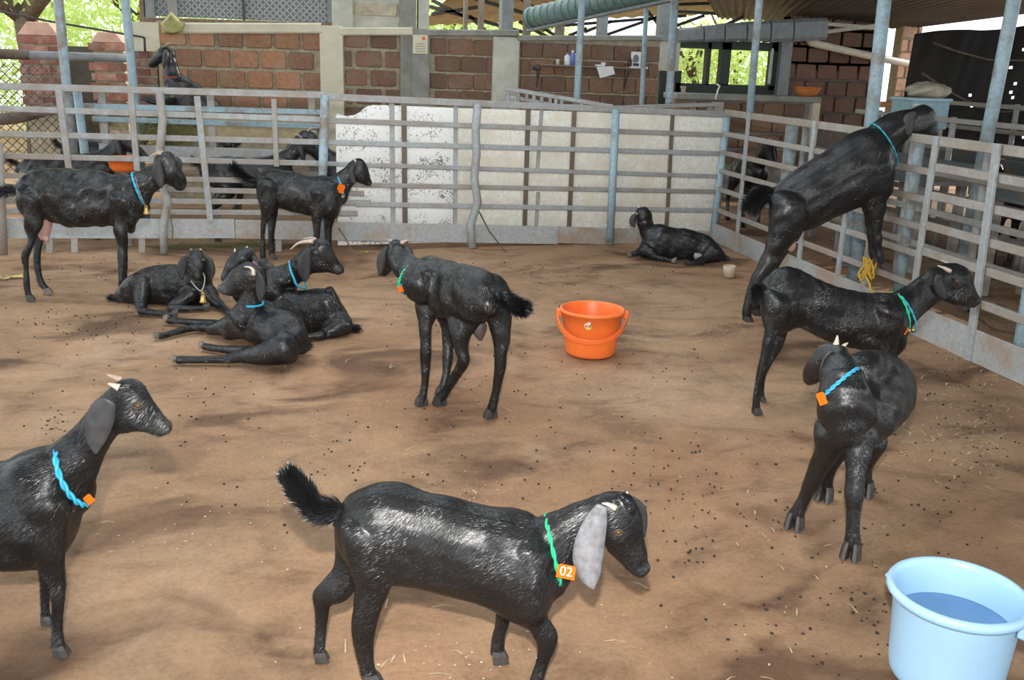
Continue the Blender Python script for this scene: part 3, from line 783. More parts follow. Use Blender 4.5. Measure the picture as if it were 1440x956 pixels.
g2 = empty('fence_panel', (XF, 6.1, 0)); tag(g2, 'middle side fence panel where the goat has put its front hooves', 'fence', 'side fence panels')
for z in RZ: zrail(g2, 5.3, 6.74, z, w=.055 if z > 1.1 else .042)
for y, z1 in ((6.19, .66), (5.28, 1.22), (5.85, .66)): xstile(g2, y, .1, z1, x=XF - .02)
m = MB(); m.bar((XF - .02, 5.25, .085), (XF - .02, 6.9, .085), .012, .17); m.build('kick_plate', M_PLATE, g2)
g3 = empty('fence_panel', (XF, 4.2, 0)); tag(g3, 'nearest side fence panel at the right edge of the pen', 'fence', 'side fence panels')
for i, z in enumerate((1.19, 1.035, .865, .68, .52, .33)): zrail(g3, 2.6, 5.27, z, w=.058 if z > 1.1 else .05)
for y in (4.66, 3.4): xstile(g3, y, -.0, 1.22, x=XF - .03, lean=.06, w=.055)
m = MB(); m.bar((XF - .02, 2.6, .1), (XF - .02, 5.24, .09), .012, .19); m.build('kick_plate', M_PLATE, g3)
m = MB(); crooked(m, np.array([XF + .05, 4.36, 1.0]), np.array([XF + .05, 4.34, 0]), .055, 0, 2); m.build('post', M_PIPE, g3, smooth=True)

# -- inner stalls beyond the side fence
def stall(x, y0, y1, zs, ys, label, r=.028):
    e = empty('stall_railing', (x, (y0 + y1) / 2, 0)); tag(e, label, 'railing', 'stall railings beyond the side fence')
    for z in zs: zrail(e, y0, y1, z, .045, x, mat=M_FENCE2)
    for y in ys:
        m = MB(); m.tube([(x + .02, y, 0), (x + .02, y, max(zs) + .03)], r, 10); m.build('post', M_FENCE, e, smooth=True)
stall(4.35, 3.4, 8.6, (1.12, .9, .62, .36), (4.0, 4.9, 5.75, 6.6, 7.5, 8.3), 'first stall railing beyond the side fence')
stall(5.5, 3.6, 9.4, (1.2, 1.0, .8, .55, .3), (4.6, 5.6, 6.7, 7.8, 9.0), 'second stall railing deep under the lean-to')
stall(6.9, 4.4, 10.4, (1.3, 1.05, .8, .5), (5.6, 7.2, 8.8, 10.2), 'last stall railing in front of the tarpaulin')
# feed troughs between the stalls
def trough(x, y0, y1, z, label):
    e = empty('feed_trough', (x, (y0 + y1) / 2, 0)); tag(e, label, 'trough', 'feed troughs in the stalls')
    m = MB(); m.box((x - .25, y0, z), (x + .25, y1, z + .03)); m.build('bottom', M_FENCE2, e)
    for s in (-1, 1):
        m = MB(); m.bar((x + s * .27, y0, z + .07), (x + s * .27, y1, z + .07), .025, .16); m.build('side', worn_paint('trough_blue', (.11, .145, .155), amt=.45), e)
    for y in (y0 + .2, y1 - .2):
        m = MB(); m.box((x - .2, y - .03, 0), (x - .14, y + .03, z)); m.box((x + .14, y - .03, 0), (x + .2, y + .03, z)); m.build('leg', M_FENCE2, e)
trough(5.02, 4.0, 6.4, .74, 'near blue-grey feed trough between the stall railings')
trough(4.95, 6.8, 8.9, .74, 'far blue-grey feed trough between the stall railings')
trough(6.5, 5.0, 9.6, .7, 'long feed trough in front of the last stall railing')
# white board and dark partition deep in the stalls
m = MB(); m.box((6.95, 5.2, .35), (7.0, 8.2, .95)); tag(m.build('white_board', M_SHEET), 'pale board behind the last stall railing', 'board')
m = MB(); m.box((7.6, 4.0, 0), (7.7, 8.3, 1.4)); struct(m.build('wall_stall', simple('dark_stall_wall', (.03, .026, .022), .9)), 'dark rear partition of the stalls')

# thick pale pipes standing just behind the side fence
def pole(a, b, r, label, mat=None, group='blue-grey support poles', zb=0.0, zt=3.3, name='support_pole', flange=True):
    """pole through two points"""
    a, b = np.asarray(a, float), np.asarray(b, float); d = (a - b) / (a[2] - b[2])
    p0, p1 = b + d * (zb - b[2]), b + d * (zt - b[2])
    e = empty(name, (p0[0], p0[1], zb)); tag(e, label, 'pole', group)
    m = MB(); m.tube([p0, p1], r, 14); m.build('shaft', mat or M_PIPE, e, smooth=True)
    if flange:
        m = MB(); m.lathe([(0, .012), (r * 2.2, .012), (r * 2.2, 0)], (p0[0], p0[1], zb), 12); m.build('base_plate', M_FENCE2, e)
    return e
pole(onY(82, 0, 8.75), onY(103, 215, 8.75), .038, 'pale blue pole at the far left in front of the brick gate pillar')
pole(onY(176, 0, 9.3), onY(188, 125, 9.3), .037, 'pale blue pole beside the rearing goat in the back pen')
pole(onY(819, 0, 9.6), onY(811, 140, 9.6), .034, 'slim green-grey pole in front of the wall shelf')
pole(onY(909, 10, 10.6), onY(902, 145, 10.6), .026, 'thinnest grey pole next to the picture on the shelf', zt=2.35)
pole(onY(949, 0, 9.7), onY(941, 140, 9.7), .040, 'galvanised pole at the left jamb of the window', zt=2.6)
pole(onX(1068, 0, XF + .0), onX(1054, 160, XF + .0), .032, 'galvanised pole rising from the side fence in front of the window', zb=1.15, flange=False)
pole(onX(1244, 0, 4.1), onX(1225, 171, 4.1), .05, 'thick pale blue pole behind the rearing goat on the fence')
pole(onX(1426, 0, 4.62), onX(1387, 199, 4.62), .046, 'leaning galvanised pole near the right edge')
pole(onX(1113, 190, 3.95), onX(1113, 190, 3.95) - [0, 0, .5], .055, 'thick pale stub post behind the corner side fence', zt=1.13, group='stub posts by the side fence')
pole(onX(1285, 260, 4.0) + [0, 0, .1], onX(1285, 260, 4.0), .034, 'blue stub post behind the middle of the side fence', zt=1.15, group='stub posts by the side fence')
pole(gnd(1188, 372), gnd(1188, 372) + [0, 0, .6], .035, 'short pale post under the rearing goat', zt=.75, group='stub posts by the side fence')
pole(onY(108, 125, 9.1), onY(118, 205, 9.1), .036, 'short blue post between the left pole and the manger', zt=1.25, group='short posts in the back pen')
pole(gnd(1445, 400), gnd(1445, 400) + [.0, 0, .5], .05, 'pale post at the right frame edge', zt=1.15, group='stub posts by the side fence')

# ------------------------------------------------------------------ back pen furniture (behind the back fence)
# railing descending behind the white boards
e = empty('hand_railing', (2.2, 9.3, 0)); tag(e, 'grey slatted railing sloping down behind the white boards', 'railing')
m = MB(); m.bar(onY(710, 124, 9.3), onY(862, 150, 9.0), .04, .04); m.build('rail', M_FENCE, e)
m = MB(); m.bar(onY(712, 135, 9.32), onY(862, 164, 9.02), .04, .035); m.build('rail', M_FENCE, e)
for u in (714, 729, 741, 751, 762, 774, 782, 790, 818, 833):
    v = 124 + (u - 710) * .172; m = MB(); p = onY(u, v, 9.3 - (u - 710) / 152 * .3); m.bar(p, (p[0], p[1], 0), .03, .03, up=(0, 1, 0)); m.build('baluster', M_FENCE, e)
e = empty('low_table', (3.6, 9.2, 0)); tag(e, 'grey plank-topped stand behind the right white board', 'stand')
m = MB(); m.bar(onY(850, 152, 9.2), onY(1003, 147, 9.2), .18, .03); m.build('plank', M_FENCE, e)
for u, v in ((925, 151), (973, 150), (998, 149)):
    p = onY(u, v + 1, 9.2); m = MB(); m.bar(p, (p[0], p[1], 0), .07, .05, up=(0, 1, 0)); m.build('leg', M_FENCE2, e)
p = onY(1009, 146, 9.2); m = MB(); m.box((p[0] - .05, p[1] - .05, 0), (p[0] + .05, p[1] + .05, 1.26)); tag(m.build('square_stub', M_FENCE2, bevel=.008), 'square grey stub post beside the plank-topped stand', 'post')
m = MB(); q = onY(1006, 140, 9.2); m.tube([q, q + [.02, 0, .1], q + [.035, 0, .13], q + [0, 0, .15]], .009, 8); tag(m.build('tap', simple('pale_tap', (.6, .6, .55), .3), smooth=True), 'small pale tap above the square stub post', 'tap')
# manger rails behind left panel
e = empty('manger', (-.7, 9.3, 0)); tag(e, 'wooden manger with two rails behind the left fence panel', 'manger')
for a, b, w in (((110, 149), (457, 158), .05), ((130, 167), (457, 178), .045)):
    m = MB(); m.bar(onY(*a, 9.2), onY(*b, 9.2), .04, w); m.build('rail', M_PIPE, e)
m = MB(); m.bar(onY(140, 212, 9.15), onY(440, 222, 9.15), .03, .13); m.build('front_board', M_FENCE, e)
m = MB(); m.bar(onY(140, 236, 9.5), onY(450, 245, 9.5), .7, .03); m.build('bottom', M_WOOD, e)
m = MB(); m.bar(onY(283, 178, 9.9), onY(445, 180, 9.9), .03, .24); m.build('back_board', simple('tan_board', (.42, .33, .19), .8, var=.2), e)
for u in (150, 300, 440):
    p = onY(u, 220, 9.2); m = MB(); m.box((p[0] - .03, p[1], 0), (p[0] + .03, p[1] + .05, 1.2)); m.build('leg', M_FENCE2, e)
# shelf of things on the wall
e = empty('wall_shelf', (*onY(820, 92, 10.8)[:2], 1.4)); tag(e, 'dark thin wall shelf with metal brackets', 'shelf')
s0, s1 = onY(757, 91, 10.88), onY(906, 97, 10.88)
m = MB(); m.bar(s0, s1, .2, .018); m.build('plank', M_BATTEN, e)
for u, v in ((758, 94), (882, 100)):
    p = onY(u, v, 10.85); m = MB(); m.bar(p + [0, .08, 0], p + [0, .08, -.22], .015, .02, up=(0, 1, 0)); m.bar(p + [0, -.06, 0], p + [0, .08, -.2], .012, .012); m.build('bracket', M_STEELD, e)
def shelfpt(u): 
    t = (u - 757) / (906 - 757); return s0 * (1 - t) + s1 * t + [0, -.02, .009]
def bottle(u, r, h, mat, capm, label):
    p = shelfpt(u); e = empty('bottle', p); tag(e, label, 'bottle', 'bottles on the wall shelf')
    m = MB(); m.lathe([(0, 0), (r, 0), (r, h * .72), (r * .5, h * .84), (r * .42, h * .88)], p, 14); m.build('body', mat, e, smooth=True)
    m = MB(); m.lathe([(r * .48, h * .86), (r * .48, h), (0, h)], p, 12); m.build('cap', capm, e)
bottle(796, .034, .13, M_WHITE, simple('grey_cap', (.3, .3, .3)), 'white bottle on the wall shelf')
bottle(803, .03, .16, simple('blue_bottle', (.15, .22, .5), .4), M_WHITE, 'blue bottle on the wall shelf beside the white one')
bottle(808, .028, .13, simple('violet_bottle', (.3, .3, .55), .4), M_WHITE, 'pale violet bottle next to the slim pole')
bottle(884, .025, .11, simple('brown_bottle', (.05, .03, .02), .3), M_STEELD, 'small dark bottle left of the picture')
p = shelfpt(783); m = MB(); m.lathe([(0, 0), (.02, 0), (.022, .05), (.012, .06), (0, .06)], p, 10); tag(m.build('jar', M_CONC, smooth=True), 'tiny jar left of the white bottle', 'jar')
p = shelfpt(842); m = MB(); m.box(p + [-.05, -.04, 0], p + [.05, .04, .02]); m.box(p + [.02, -.03, .02], p + [.06, .03, .045]); tag(m.build('cloth_bundle', M_WHITE, bevel=.006), 'white folded cloth on the shelf above the paper', 'cloth')
p = shelfpt(893); e = empty('picture', p + [0, .02, 0]); tag(e, 'black and white portrait picture standing on the shelf', 'picture')
m = MB(); m.box(p + [-.055, .02, .015], p + [.06, .035, .175]); m.build('print', M_WHITE, e)
m = MB(); m.lathe([(0, -.02), (.03, -.012), (.036, .02), (.03, .05), (.018, .066), (0, .07)], (0, 0, 0), 14)
hv = m.v[0] * [1, .06, 1]; m.v[0] = hv + p + [.0, .018, .075]; m.build('portrait_head', simple('print_grey', (.18, .18, .18), .7), e, smooth=True)
m = MB(); m.box(p + [-.03, .012, .02], p + [.04, .02, .05]); m.build('portrait_shoulders', simple('print_black', (.03, .03, .03), .7), e, bevel=.003)
m = MB(); m.box(p + [-.09, -.08, -.01], p + [.12, .08, .012]); tag(m.build('tray', M_WHITE, bevel=.004), 'white tray under the portrait picture', 'tray')
A = [onY(u, v, 10.765) for u, v in ((839, 94), (862, 93), (865, 104), (844, 110))]
m = MB(); m.add(A + [q + [0, .006, 0] for q in A], [(0, 3, 2, 1), (4, 5, 6, 7), (0, 1, 5, 4), (1, 2, 6, 5), (2, 3, 7, 6), (3, 0, 4, 7)]); tag(m.build('paper_sheet', M_WHITE), 'white sheet of paper hanging tilted from the shelf', 'paper')
p = onY(749, 96, 10.9); m = MB(); m.tube([p, p + [.05, -.02, .01], p + [.06, -.08, .0]], [.02, .028, .02], 8); tag(m.build('wall_lamp', M_STEELD, smooth=True), 'small dark fitting on the wall left of the shelf', 'fitting')
# notice on the column
e = empty('notice', onY(592, 76, YW - .1)); tag(e, 'cream paper notice with red spot on the grey column', 'notice')
m = MB(); rect(m, 580.5, 49, 601.5, 75.5, YW - .075, .012); m.build('sheet', simple('cream_paper', (.68, .64, .45), .7, var=.06), e)
m = MB(); rect(m, 594, 51.5, 598, 56.5, YW - .08, .006); m.build('red_mark', simple('red_ink', (.8, .12, .05), .6), e)
for i, (a, b) in enumerate(((585, 597), (584, 598), (584, 598), (585, 598))):
    m = MB(); rect(m, a, 60.5 + i * 3.6, b, 62.3 + i * 3.6, YW - .079, .004); m.build('faint_line', simple('grey_ink', (.42, .40, .33), .7), e)
# cloth hanging over the wall
def cloth(pts, Y, label, mat, name='cloth'):
    P = [onY(u, v, Y) for u, v in pts]; c = np.mean(P, 0); k = len(P); rings = []
    for s, dy in ((1.0, 0), (.7, -.05), (.35, -.04)): rings.append([c + (p - c) * s + np.array([0, dy + .02 * math.sin(i * 2.1 + s * 5), 0]) for i, p in enumerate(P)])
    vs = sum(rings, []) + [c + [0, -.07, 0]]; fs = [(r * k + i, r * k + (i + 1) % k, (r + 1) * k + (i + 1) % k, (r + 1) * k + i) for r in range(2) for i in range(k)] + [(2 * k + i, 2 * k + (i + 1) % k, 3 * k) for i in range(k)]
    m = MB(); m.add(vs, fs); o = m.build(name, mat, smooth=True); md = o.modifiers.new('thick', 'SOLIDIFY'); md.thickness = .008
    return tag(o, label, 'cloth')
cloth([(241, 17), (253, 30), (260, 34), (256, 44), (244, 48), (231, 46), (227, 33), (233, 27)], YW - .1, 'yellow-green rag hanging on the ledge above the block wall', simple('yellow_cloth', (.42, .40, .16), .85, var=.2, scale=9))
# sack crate by the side fence
p = onY(1305, 182, 8.2)
e = empty('plastic_crate', (p[0], 8.35, p[2])); tag(e, 'blue-grey crate on the stall railing behind the rearing goat', 'crate')
m = MB(); x0, x1, z0, z1 = rect(m, 1282, 138, 1334, 182, 8.2, .35); m.build('body', simple('crate_blue', (.25, .38, .42), .55), e, bevel=.01)
m = MB(); m.box((x0 - .015, 8.185, z1 - .03), (x1 + .015, 8.565, z1)); m.build('rim', simple('crate_rim', (.3, .45, .5), .5), e, bevel=.006)
m = MB(); m.box((x0 + .02, 8.22, 0), (x0 + .07, 8.27, z0)); m.box((x1 - .07, 8.5, 0), (x1 - .02, 8.55, z0)); m.box((x1 - .07, 8.22, 0), (x1 - .02, 8.27, z0)); m.box((x0 + .02, 8.5, 0), (x0 + .07, 8.55, z0)); m.build('stand', M_FENCE2, e)
def blob(name, c, r, mat, label, cat, seed=0, amp=.12, n=14):
    rr = np.random.default_rng(seed); vs = []; 
    ph = rr.uniform(0, 6, 8)
    for j in range(n + 1):
        for i in range(2 * n):
            a, t = math.pi * i / n, math.pi * j / n
            k = 1 + amp * (math.sin(3 * a + ph[0] + 2 * t) + .6 * math.sin(5 * t + 4 * a + ph[1]) + .5 * math.sin(9 * a + ph[2] + 3 * t))
            vs.append((c[0] + r[0] * k * math.sin(t) * math.cos(a), c[1] + r[1] * k * math.sin(t) * math.sin(a), c[2] + r[2] * k * math.cos(t)))
    m = MB(); m.add(vs, [(j * 2 * n + i, j * 2 * n + (i + 1) % (2 * n), (j + 1) * 2 * n + (i + 1) % (2 * n), (j + 1) * 2 * n + i) for j in range(n) for i in range(2 * n)])
    return tag(m.build(name, mat, smooth=True), label, cat)
blob('cloth_sack', ((x0 + x1) / 2 + .04, 8.36, z1 + .06), (.2, .16, .075), simple('jute_sack', (.42, .38, .28), .9, var=.25, scale=20, bmp=.3), 'crumpled beige sack lying on the blue-grey crate', 'sack', 4)
p = onY(1262, 148, 9.0); m = MB(); m.bar(p + [-.22, 0, 0], p + [.25, 0, .03], .15, .05); m.bar(p + [0, .04, -.03], (p[0], p[1] + .04, 0), .05, .05, up=(0, 1, 0)); tag(m.build('orange_board', simple('orange_wood', (.42, .2, .08), .7), bevel=.005), 'orange-brown board behind the head of the rearing goat', 'board')
# hay in the manger
def hay(name, c, rad, n, L, mat, parent=None, seed=0, flat=.35, label=None):
    r_ = np.random.default_rng(seed); k = r_.normal(0, .45, (n, 3)) * rad; P = np.asarray(c) + k
    P[:, 2] = np.maximum(P[:, 2], .006)
    A = r_.normal(0, 1, (n, 3)) * [1, 1, flat]; A /= np.linalg.norm(A, axis=1)[:, None]; A *= (L * r_.uniform(.4, 1, n))[:, None]
    B = np.cross(A, r_.normal(0, 1, (n, 3))); B /= np.linalg.norm(B, axis=1)[:, None]; B *= .0028
    C_ = np.cross(A, B); C_ /= np.linalg.norm(C_, axis=1)[:, None]; C_ *= .0028
    bend = np.array([0, 0, -.15]) * L
    V = np.stack([P - A + bend, P - B, P + C_, P + A + bend], 1)
    V[:, :, 2] = np.maximum(V[:, :, 2], .004)
    m = MB(); m.add(V.reshape(-1, 3), [q for i in range(n) for q in ((4 * i, 4 * i + 1, 4 * i + 2), (4 * i + 1, 4 * i + 3, 4 * i + 2), (4 * i, 4 * i + 2, 4 * i + 1), (4 * i + 3, 4 * i + 1, 4 * i + 2))])
    o = m.build(name, mat, parent); o['kind'] = 'stuff'
    if label: o['label'] = label; o['category'] = 'hay'
    return o
c0 = onY(236, 188, 9.25)
hay('hay', c0, (.3, .12, .17), 1500, .13, M_HAY, None, 3, .9, 'tuft of green-yellow hay stuffed in the manger')
hay('hay', onY(150, 165, 9.4), (.12, .1, .1), 300, .1, M_HAY, None, 4, .9, 'small wisp of hay in front of the narrow gate pillar')
hay('straw', gnd(330, 346) + [0, 0, .01], (.9, .12, .012), 420, .09, simple('green_straw', (.26, .30, .13), .8, var=.4, scale=40), None, 5, .05, 'green straw strewn along the foot of the left fence panel')

# ================================================================== GOATS
FWD = RM @ np.array([0, 0, 1.0])
def catmull(P, sub):
    P = np.asarray(P, float); k = len(P)
    Q = np.concatenate([[2 * P[0] - P[1]], P, [2 * P[-1] - P[-2]]]); out = []
    for i in range(1, k):
        p0, p1, p2, p3 = Q[i - 1], Q[i], Q[i + 1], Q[i + 2]
        for s in range(sub):
            t = s / sub
            out.append(.5 * ((2 * p1) + (p2 - p0) * t + (2 * p0 - 5 * p1 + 4 * p2 - p3) * t * t + (3 * p1 - p0 - 3 * p2 + p3) * t ** 3))
    out.append(P[-1]); return np.array(out)
def sweep(C, A, B, sub=4, n=18):
    C, A, B = catmull(C, sub), catmull(A, sub), catmull(B, sub)
    def cap(c, a, b, t):
        r = .5 * (np.linalg.norm(a) + np.linalg.norm(b))
        return [(c + t * r * .75 * math.sin(x), a * math.cos(x), b * math.cos(x)) for x in (.5, .95, 1.3)]
    t0, t1 = nrm(C[0] - C[1]), nrm(C[-1] - C[-2])
    rings = cap(C[0], A[0], B[0], t0)[::-1] + list(zip(C, A, B)) + cap(C[-1], A[-1], B[-1], t1)
    th = np.linspace(0, 2 * math.pi, n, endpoint=False)
    V = np.concatenate([c + np.outer(np.cos(th), a) + np.outer(np.sin(th), b) for c, a, b in rings])
    k = len(rings)
    F = [(i * n + j, i * n + (j + 1) % n, (i + 1) * n + (j + 1) % n, (i + 1) * n + j) for i in range(k - 1) for j in range(n)]
    F += [tuple(range(n - 1, -1, -1)), tuple((k - 1) * n + j for j in range(n))]
    # outward orientation
    vol = 0
    for q in F[:-2]:
        a, b_, c_, d_ = V[list(q)]; vol += np.dot(a - C.mean(0), np.cross(b_ - C.mean(0), c_ - C.mean(0))) + np.dot(a - C.mean(0), np.cross(c_ - C.mean(0), d_ - C.mean(0)))
    if vol < 0: F = [q[::-1] for q in F]
    return V, F

class Goat:
    def __init__(s, label, xy, deg, zoom=(0, 0, 1), voxel=.008, group='black goats in the pen', strands=9000, hairlen=.022, hairw=.0013):
        s.rz = math.radians(deg); s.xy = np.array([xy[0], xy[1], 0.0]); s.zoom = zoom; s.voxel = voxel
        s.h = np.array([math.cos(s.rz), math.sin(s.rz), 0]); s.l = np.array([-math.sin(s.rz), math.cos(s.rz), 0])
        s.root = empty('goat', s.xy, s.rz); tag(s.root, label, 'goat', group)
        s.lump = 2.0; s.zlump = .22; s.swirl = .17; s.swf = 42; s.ch = []; s.pale = []; s.strands, s.hairlen, s.hairw = int(strands * 2.6), hairlen * .62, hairw * .55; s.hoofs = []; s.lid = []
    def uv(s, x, y): return s.zoom[0] + x * s.zoom[2], s.zoom[1] + y * s.zoom[2]
    def S(s, x, y, lat=0.0): return onP(*s.uv(x, y), s.xy + s.l * lat, s.l)
    def D(s, x, y, d):
        """point on the upright plane standing where the ground is d ahead of the camera"""
        n = np.array([FWD[0], FWD[1], 0]); hl = np.linalg.norm(n); n = n / hl
        return onP(*s.uv(x, y), CAM + n * ((d + FWD[2] * H) / hl), n)
    def L(s, a, l, z): return s.xy + s.h * a + s.l * l + Z1 * z
    def loc(s, p): q = np.asarray(p) - s.xy; return np.array([q @ s.h, q @ s.l, q[2]])
    # --- chain makers (append to the body)
    def pairs(s, pts, lat=0.0, k=.75, add=True):
        C, A, B = [], [], []
        for q in pts:
            a, b = s.S(q[0], q[1], lat), s.S(q[2], q[3], lat); kk = q[4] if len(q) > 4 else k
            C.append((a + b) / 2); A.append((a - b) / 2); B.append(s.l * np.linalg.norm(a - b) / 2 * kk)
        if add: s.ch.append((C, A, B))
        return C, A, B
    def pairs_d(s, pts, d=None, k=.8):
        C, A, B = [], [], []
        for q in pts:
            dd = q[4] if len(q) > 4 else d
            a, b = s.D(q[0], q[1], dd), s.D(q[2], q[3], dd)
            C.append((a + b) / 2); A.append((a - b) / 2); B.append(FWD * np.linalg.norm(a - b) / 2 * k)
        s.ch.append((C, A, B)); return C, A, B
    def auto(s, C, ra, rb=None):
        C = [np.asarray(c, float) for c in C]; rb = rb or ra; A, B = [], []; prev = s.l
        for i in range(len(C)):
            t = nrm(C[min(i + 1, len(C) - 1)] - C[max(i - 1, 0)])
            b = s.l - t * (s.l @ t)
            b = nrm(b) if np.linalg.norm(b) > .45 else nrm(prev - t * (prev @ t))
            if b @ prev < 0: b = -b
            prev = b; A.append(np.cross(t, b) * ra[i]); B.append(b * rb[i])
        s.ch.append((C, A, B)); return C, A, B
    def local(s, pts): return s.auto([s.L(*q[:3]) for q in pts], [q[3] for q in pts], [q[4] if len(q) > 4 else q[3] for q in pts])
    def gpx(s, pts):
        """stations: (x, y, height z, radius in zoom px)"""
        C, R = [], []
        for x, y, z, r in pts:
            u, v = s.uv(x, y); c = gnd(u, v, z); d = float((RM.T @ (c - CAM))[2]); C.append(c); R.append(r * s.zoom[2] * d / FPX)
        return s.auto(C, R)
    def dpx(s, pts):
        C, R = [], []
        for x, y, d, r in pts: C.append(s.D(x, y, d)); R.append(r * s.zoom[2] * d / FPX)
        return s.auto(C, R)
    def muzzle(s, p, r, fw=None):
        fw = s.h if fw is None else nrm(fw); p = np.asarray(p); s.auto([p - fw * r * .5, p, p + fw * r * .35], [r * .9, r, r * .8], [r * .85, r * .95, r * .8])
    # --- legs
    def foot(s, C, A, B, hoofmat=None, stand=True, size=1.0):
        r = max(.5 * (np.linalg.norm(A[-1]) + np.linalg.norm(B[-1])), .012)
        r = min(r, .024) * size
        if stand:
            hz = r * 1.5; cor = C[-1][2] - hz; n = len(C); z0 = C[0][2]
            for i in range(n):
                t = (z0 - C[i][2]) / (z0 - C[-1][2] + 1e-9); C[i] = C[i] - Z1 * cor * max(0, min(1, t)) 
            s.hoofs.append((C[-1], -Z1, s.h, r, hoofmat))
        else:
            t = nrm(C[-1] - C[-2]); side = np.cross(t, Z1); up = nrm(np.cross(side, t))
            s.hoofs.append((C[-1], t, up, r, hoofmat))
    def leg(s, pts, lat, k=.85, hoofmat=None, stand=True):
        C, A, B = s.pairs(pts, lat, k, add=False); s.foot(C, A, B, hoofmat, stand); s.ch.append((C, A, B))
    def lleg(s, pts, hoofmat=None, stand=True):
        C, A, B = s.local(pts); s.foot(C, A, B, hoofmat, stand)
    def gleg(s, pts, hoofmat=None, size=1.0):
        C, A, B = s.gpx(pts); s.foot(C, A, B, hoofmat, False, size)
    # --- finish body
    def finish(s, smooth=5, ground=True, tailhair=None):
        vs, fs, n = [], [], 0
        for C, A, B in s.ch:
            V, F = sweep(C, A, B); vs.append(V); fs += [tuple(i + n for i in q) for q in F]; n += len(V)
        me = bpy.data.meshes.new('tmp'); me.from_pydata((np.concatenate(vs) - s.xy).tolist(), [], fs); me.update()
        ob = bpy.data.objects.new('tmp', me); col.objects.link(ob)
        r = ob.modifiers.new('r', 'REMESH'); r.mode = 'VOXEL'; r.voxel_size = s.voxel; r.adaptivity = 0
        sm = ob.modifiers.new('s', 'SMOOTH'); sm.factor = .5; sm.iterations = smooth
        dg = bpy.context.evaluated_depsgraph_get(); dg.update()
        me2 = bpy.data.meshes.new_from_object(ob.evaluated_get(dg)); me2.name = 'body'
        bpy.data.objects.remove(ob); bpy.data.meshes.remove(me)
        k = len(me2.vertices); V = np.zeros(k * 3); me2.vertices.foreach_get('co', V); V = V.reshape(-1, 3)
        VN = np.zeros(k * 3); me2.vertices.foreach_get('normal', VN); VN = VN.reshape(-1, 3)
        ph = rng.uniform(0, 6.3, 6); Kd = rng.normal(0, 1, (6, 3)) * np.array([18, 22, 27, 34, 42, 50])[:, None]
        V += VN * (sum(np.sin(V @ Kd[i] + ph[i]) * (.0017, .0015, .0012, .0009, .0007, .0005)[i] for i in range(6)) * np.clip((V[:, 2] - s.zlump) / .22, .2, 1))[:, None] * s.lump
        if ground: V[:, 2] = np.maximum(V[:, 2], .004)
        Wd = V + s.xy
        c, si = math.cos(-s.rz), math.sin(-s.rz); Lc = V @ np.array([[c, -si, 0], [si, c, 0], [0, 0, 1]]).T
        me2.vertices.foreach_set('co', Lc.ravel())
        me2.polygons.foreach_set('use_smooth', [True] * len(me2.polygons))
        at = me2.attributes.new('pale', 'FLOAT', 'POINT'); pv = np.zeros(k)
        for p, rad, amt in s.pale: pv = np.maximum(pv, amt * np.clip(1.25 - np.linalg.norm(Wd - p, axis=1) / rad, 0, 1))
        at.data.foreach_set('value', pv)
        me2.materials.clear(); me2.materials.append(M_FUR); me2.update()
        body = bpy.data.objects.new('body', me2); col.objects.link(body); body.parent = s.root
        WM[body.name] = WM[s.root.name]; s.body = body
        if s.strands: s.coat(me2, Lc, body)
        for h in s.hoofs: s.make_hoof(*h)
        return body
    def coat(s, me, Lc, body):
        me.calc_loop_triangles(); nt_ = len(me.loop_triangles); T = np.zeros(nt_ * 3, int); me.loop_triangles.foreach_get('vertices', T); T = T.reshape(-1, 3)
        VN = np.zeros(len(me.vertices) * 3); me.vertices.foreach_get('normal', VN); VN = VN.reshape(-1, 3)
        a, b, c = Lc[T[:, 0]], Lc[T[:, 1]], Lc[T[:, 2]]
        ar = np.linalg.norm(np.cross(b - a, c - a), axis=1); idx = rng.choice(nt_, s.strands, p=ar / ar.sum())
        w1, w2 = rng.random((2, s.strands)); fl = w1 + w2 > 1; w1[fl] = 1 - w1[fl]; w2[fl] = 1 - w2[fl]
        P = a[idx] + (b[idx] - a[idx]) * w1[:, None] + (c[idx] - a[idx]) * w2[:, None]
        Nn = VN[T[idx, 0]]
        flow = np.array([-.8, 0, -.6]) + .35 * np.stack([np.sin(P[:, 2] * 17 + P[:, 0] * 9), np.sin(P[:, 0] * 13), np.sin(P[:, 0] * 21 + P[:, 1] * 15)], 1) * .6 + rng.normal(0, .12, (s.strands, 3))
        t = flow - Nn * (flow * Nn).sum(1)[:, None]; t /= np.linalg.norm(t, axis=1)[:, None] + 1e-9
        side = np.cross(Nn, t) * s.hairw
        Lh = s.hairlen * rng.uniform(.5, 1.2, s.strands)[:, None]
        V = np.stack([P + side + Nn * .0003, P - side + Nn * .0003, P + t * Lh + Nn * Lh * rng.uniform(.05, .13, s.strands)[:, None]], 1)
        V[:, :, 2] = np.maximum(V[:, :, 2], .004)
        hm = bpy.data.meshes.new('coat'); ns = s.strands
        hm.vertices.add(3 * ns); hm.vertices.foreach_set('co', V.ravel()); hm.loops.add(3 * ns); hm.loops.foreach_set('vertex_index', np.arange(3 * ns)); hm.polygons.add(ns); hm.polygons.foreach_set('loop_start', np.arange(0, 3 * ns, 3)); hm.update(calc_edges=True)
        hm.materials.append(M_STRAND); hm.polygons.foreach_set('use_smooth', [True] * s.strands)
        ph = rng.uniform(0, 6.3, (3, 3)); Kf = rng.normal(0, s.swf, (3, 3, 3))
        swirl = np.stack([sum(np.sin(P @ Kf[a_, b_] + ph[a_, b_]) for b_ in range(3)) for a_ in range(3)], 1)
        nn = Nn + np.cross(Nn, t) * rng.normal(0, .34, s.strands)[:, None] + t * rng.normal(.02, .13, s.strands)[:, None] + swirl * s.swirl; nn /= np.linalg.norm(nn, axis=1)[:, None]
        hm.normals_split_custom_set(np.repeat(nn, 3, 0).astype(np.float32))
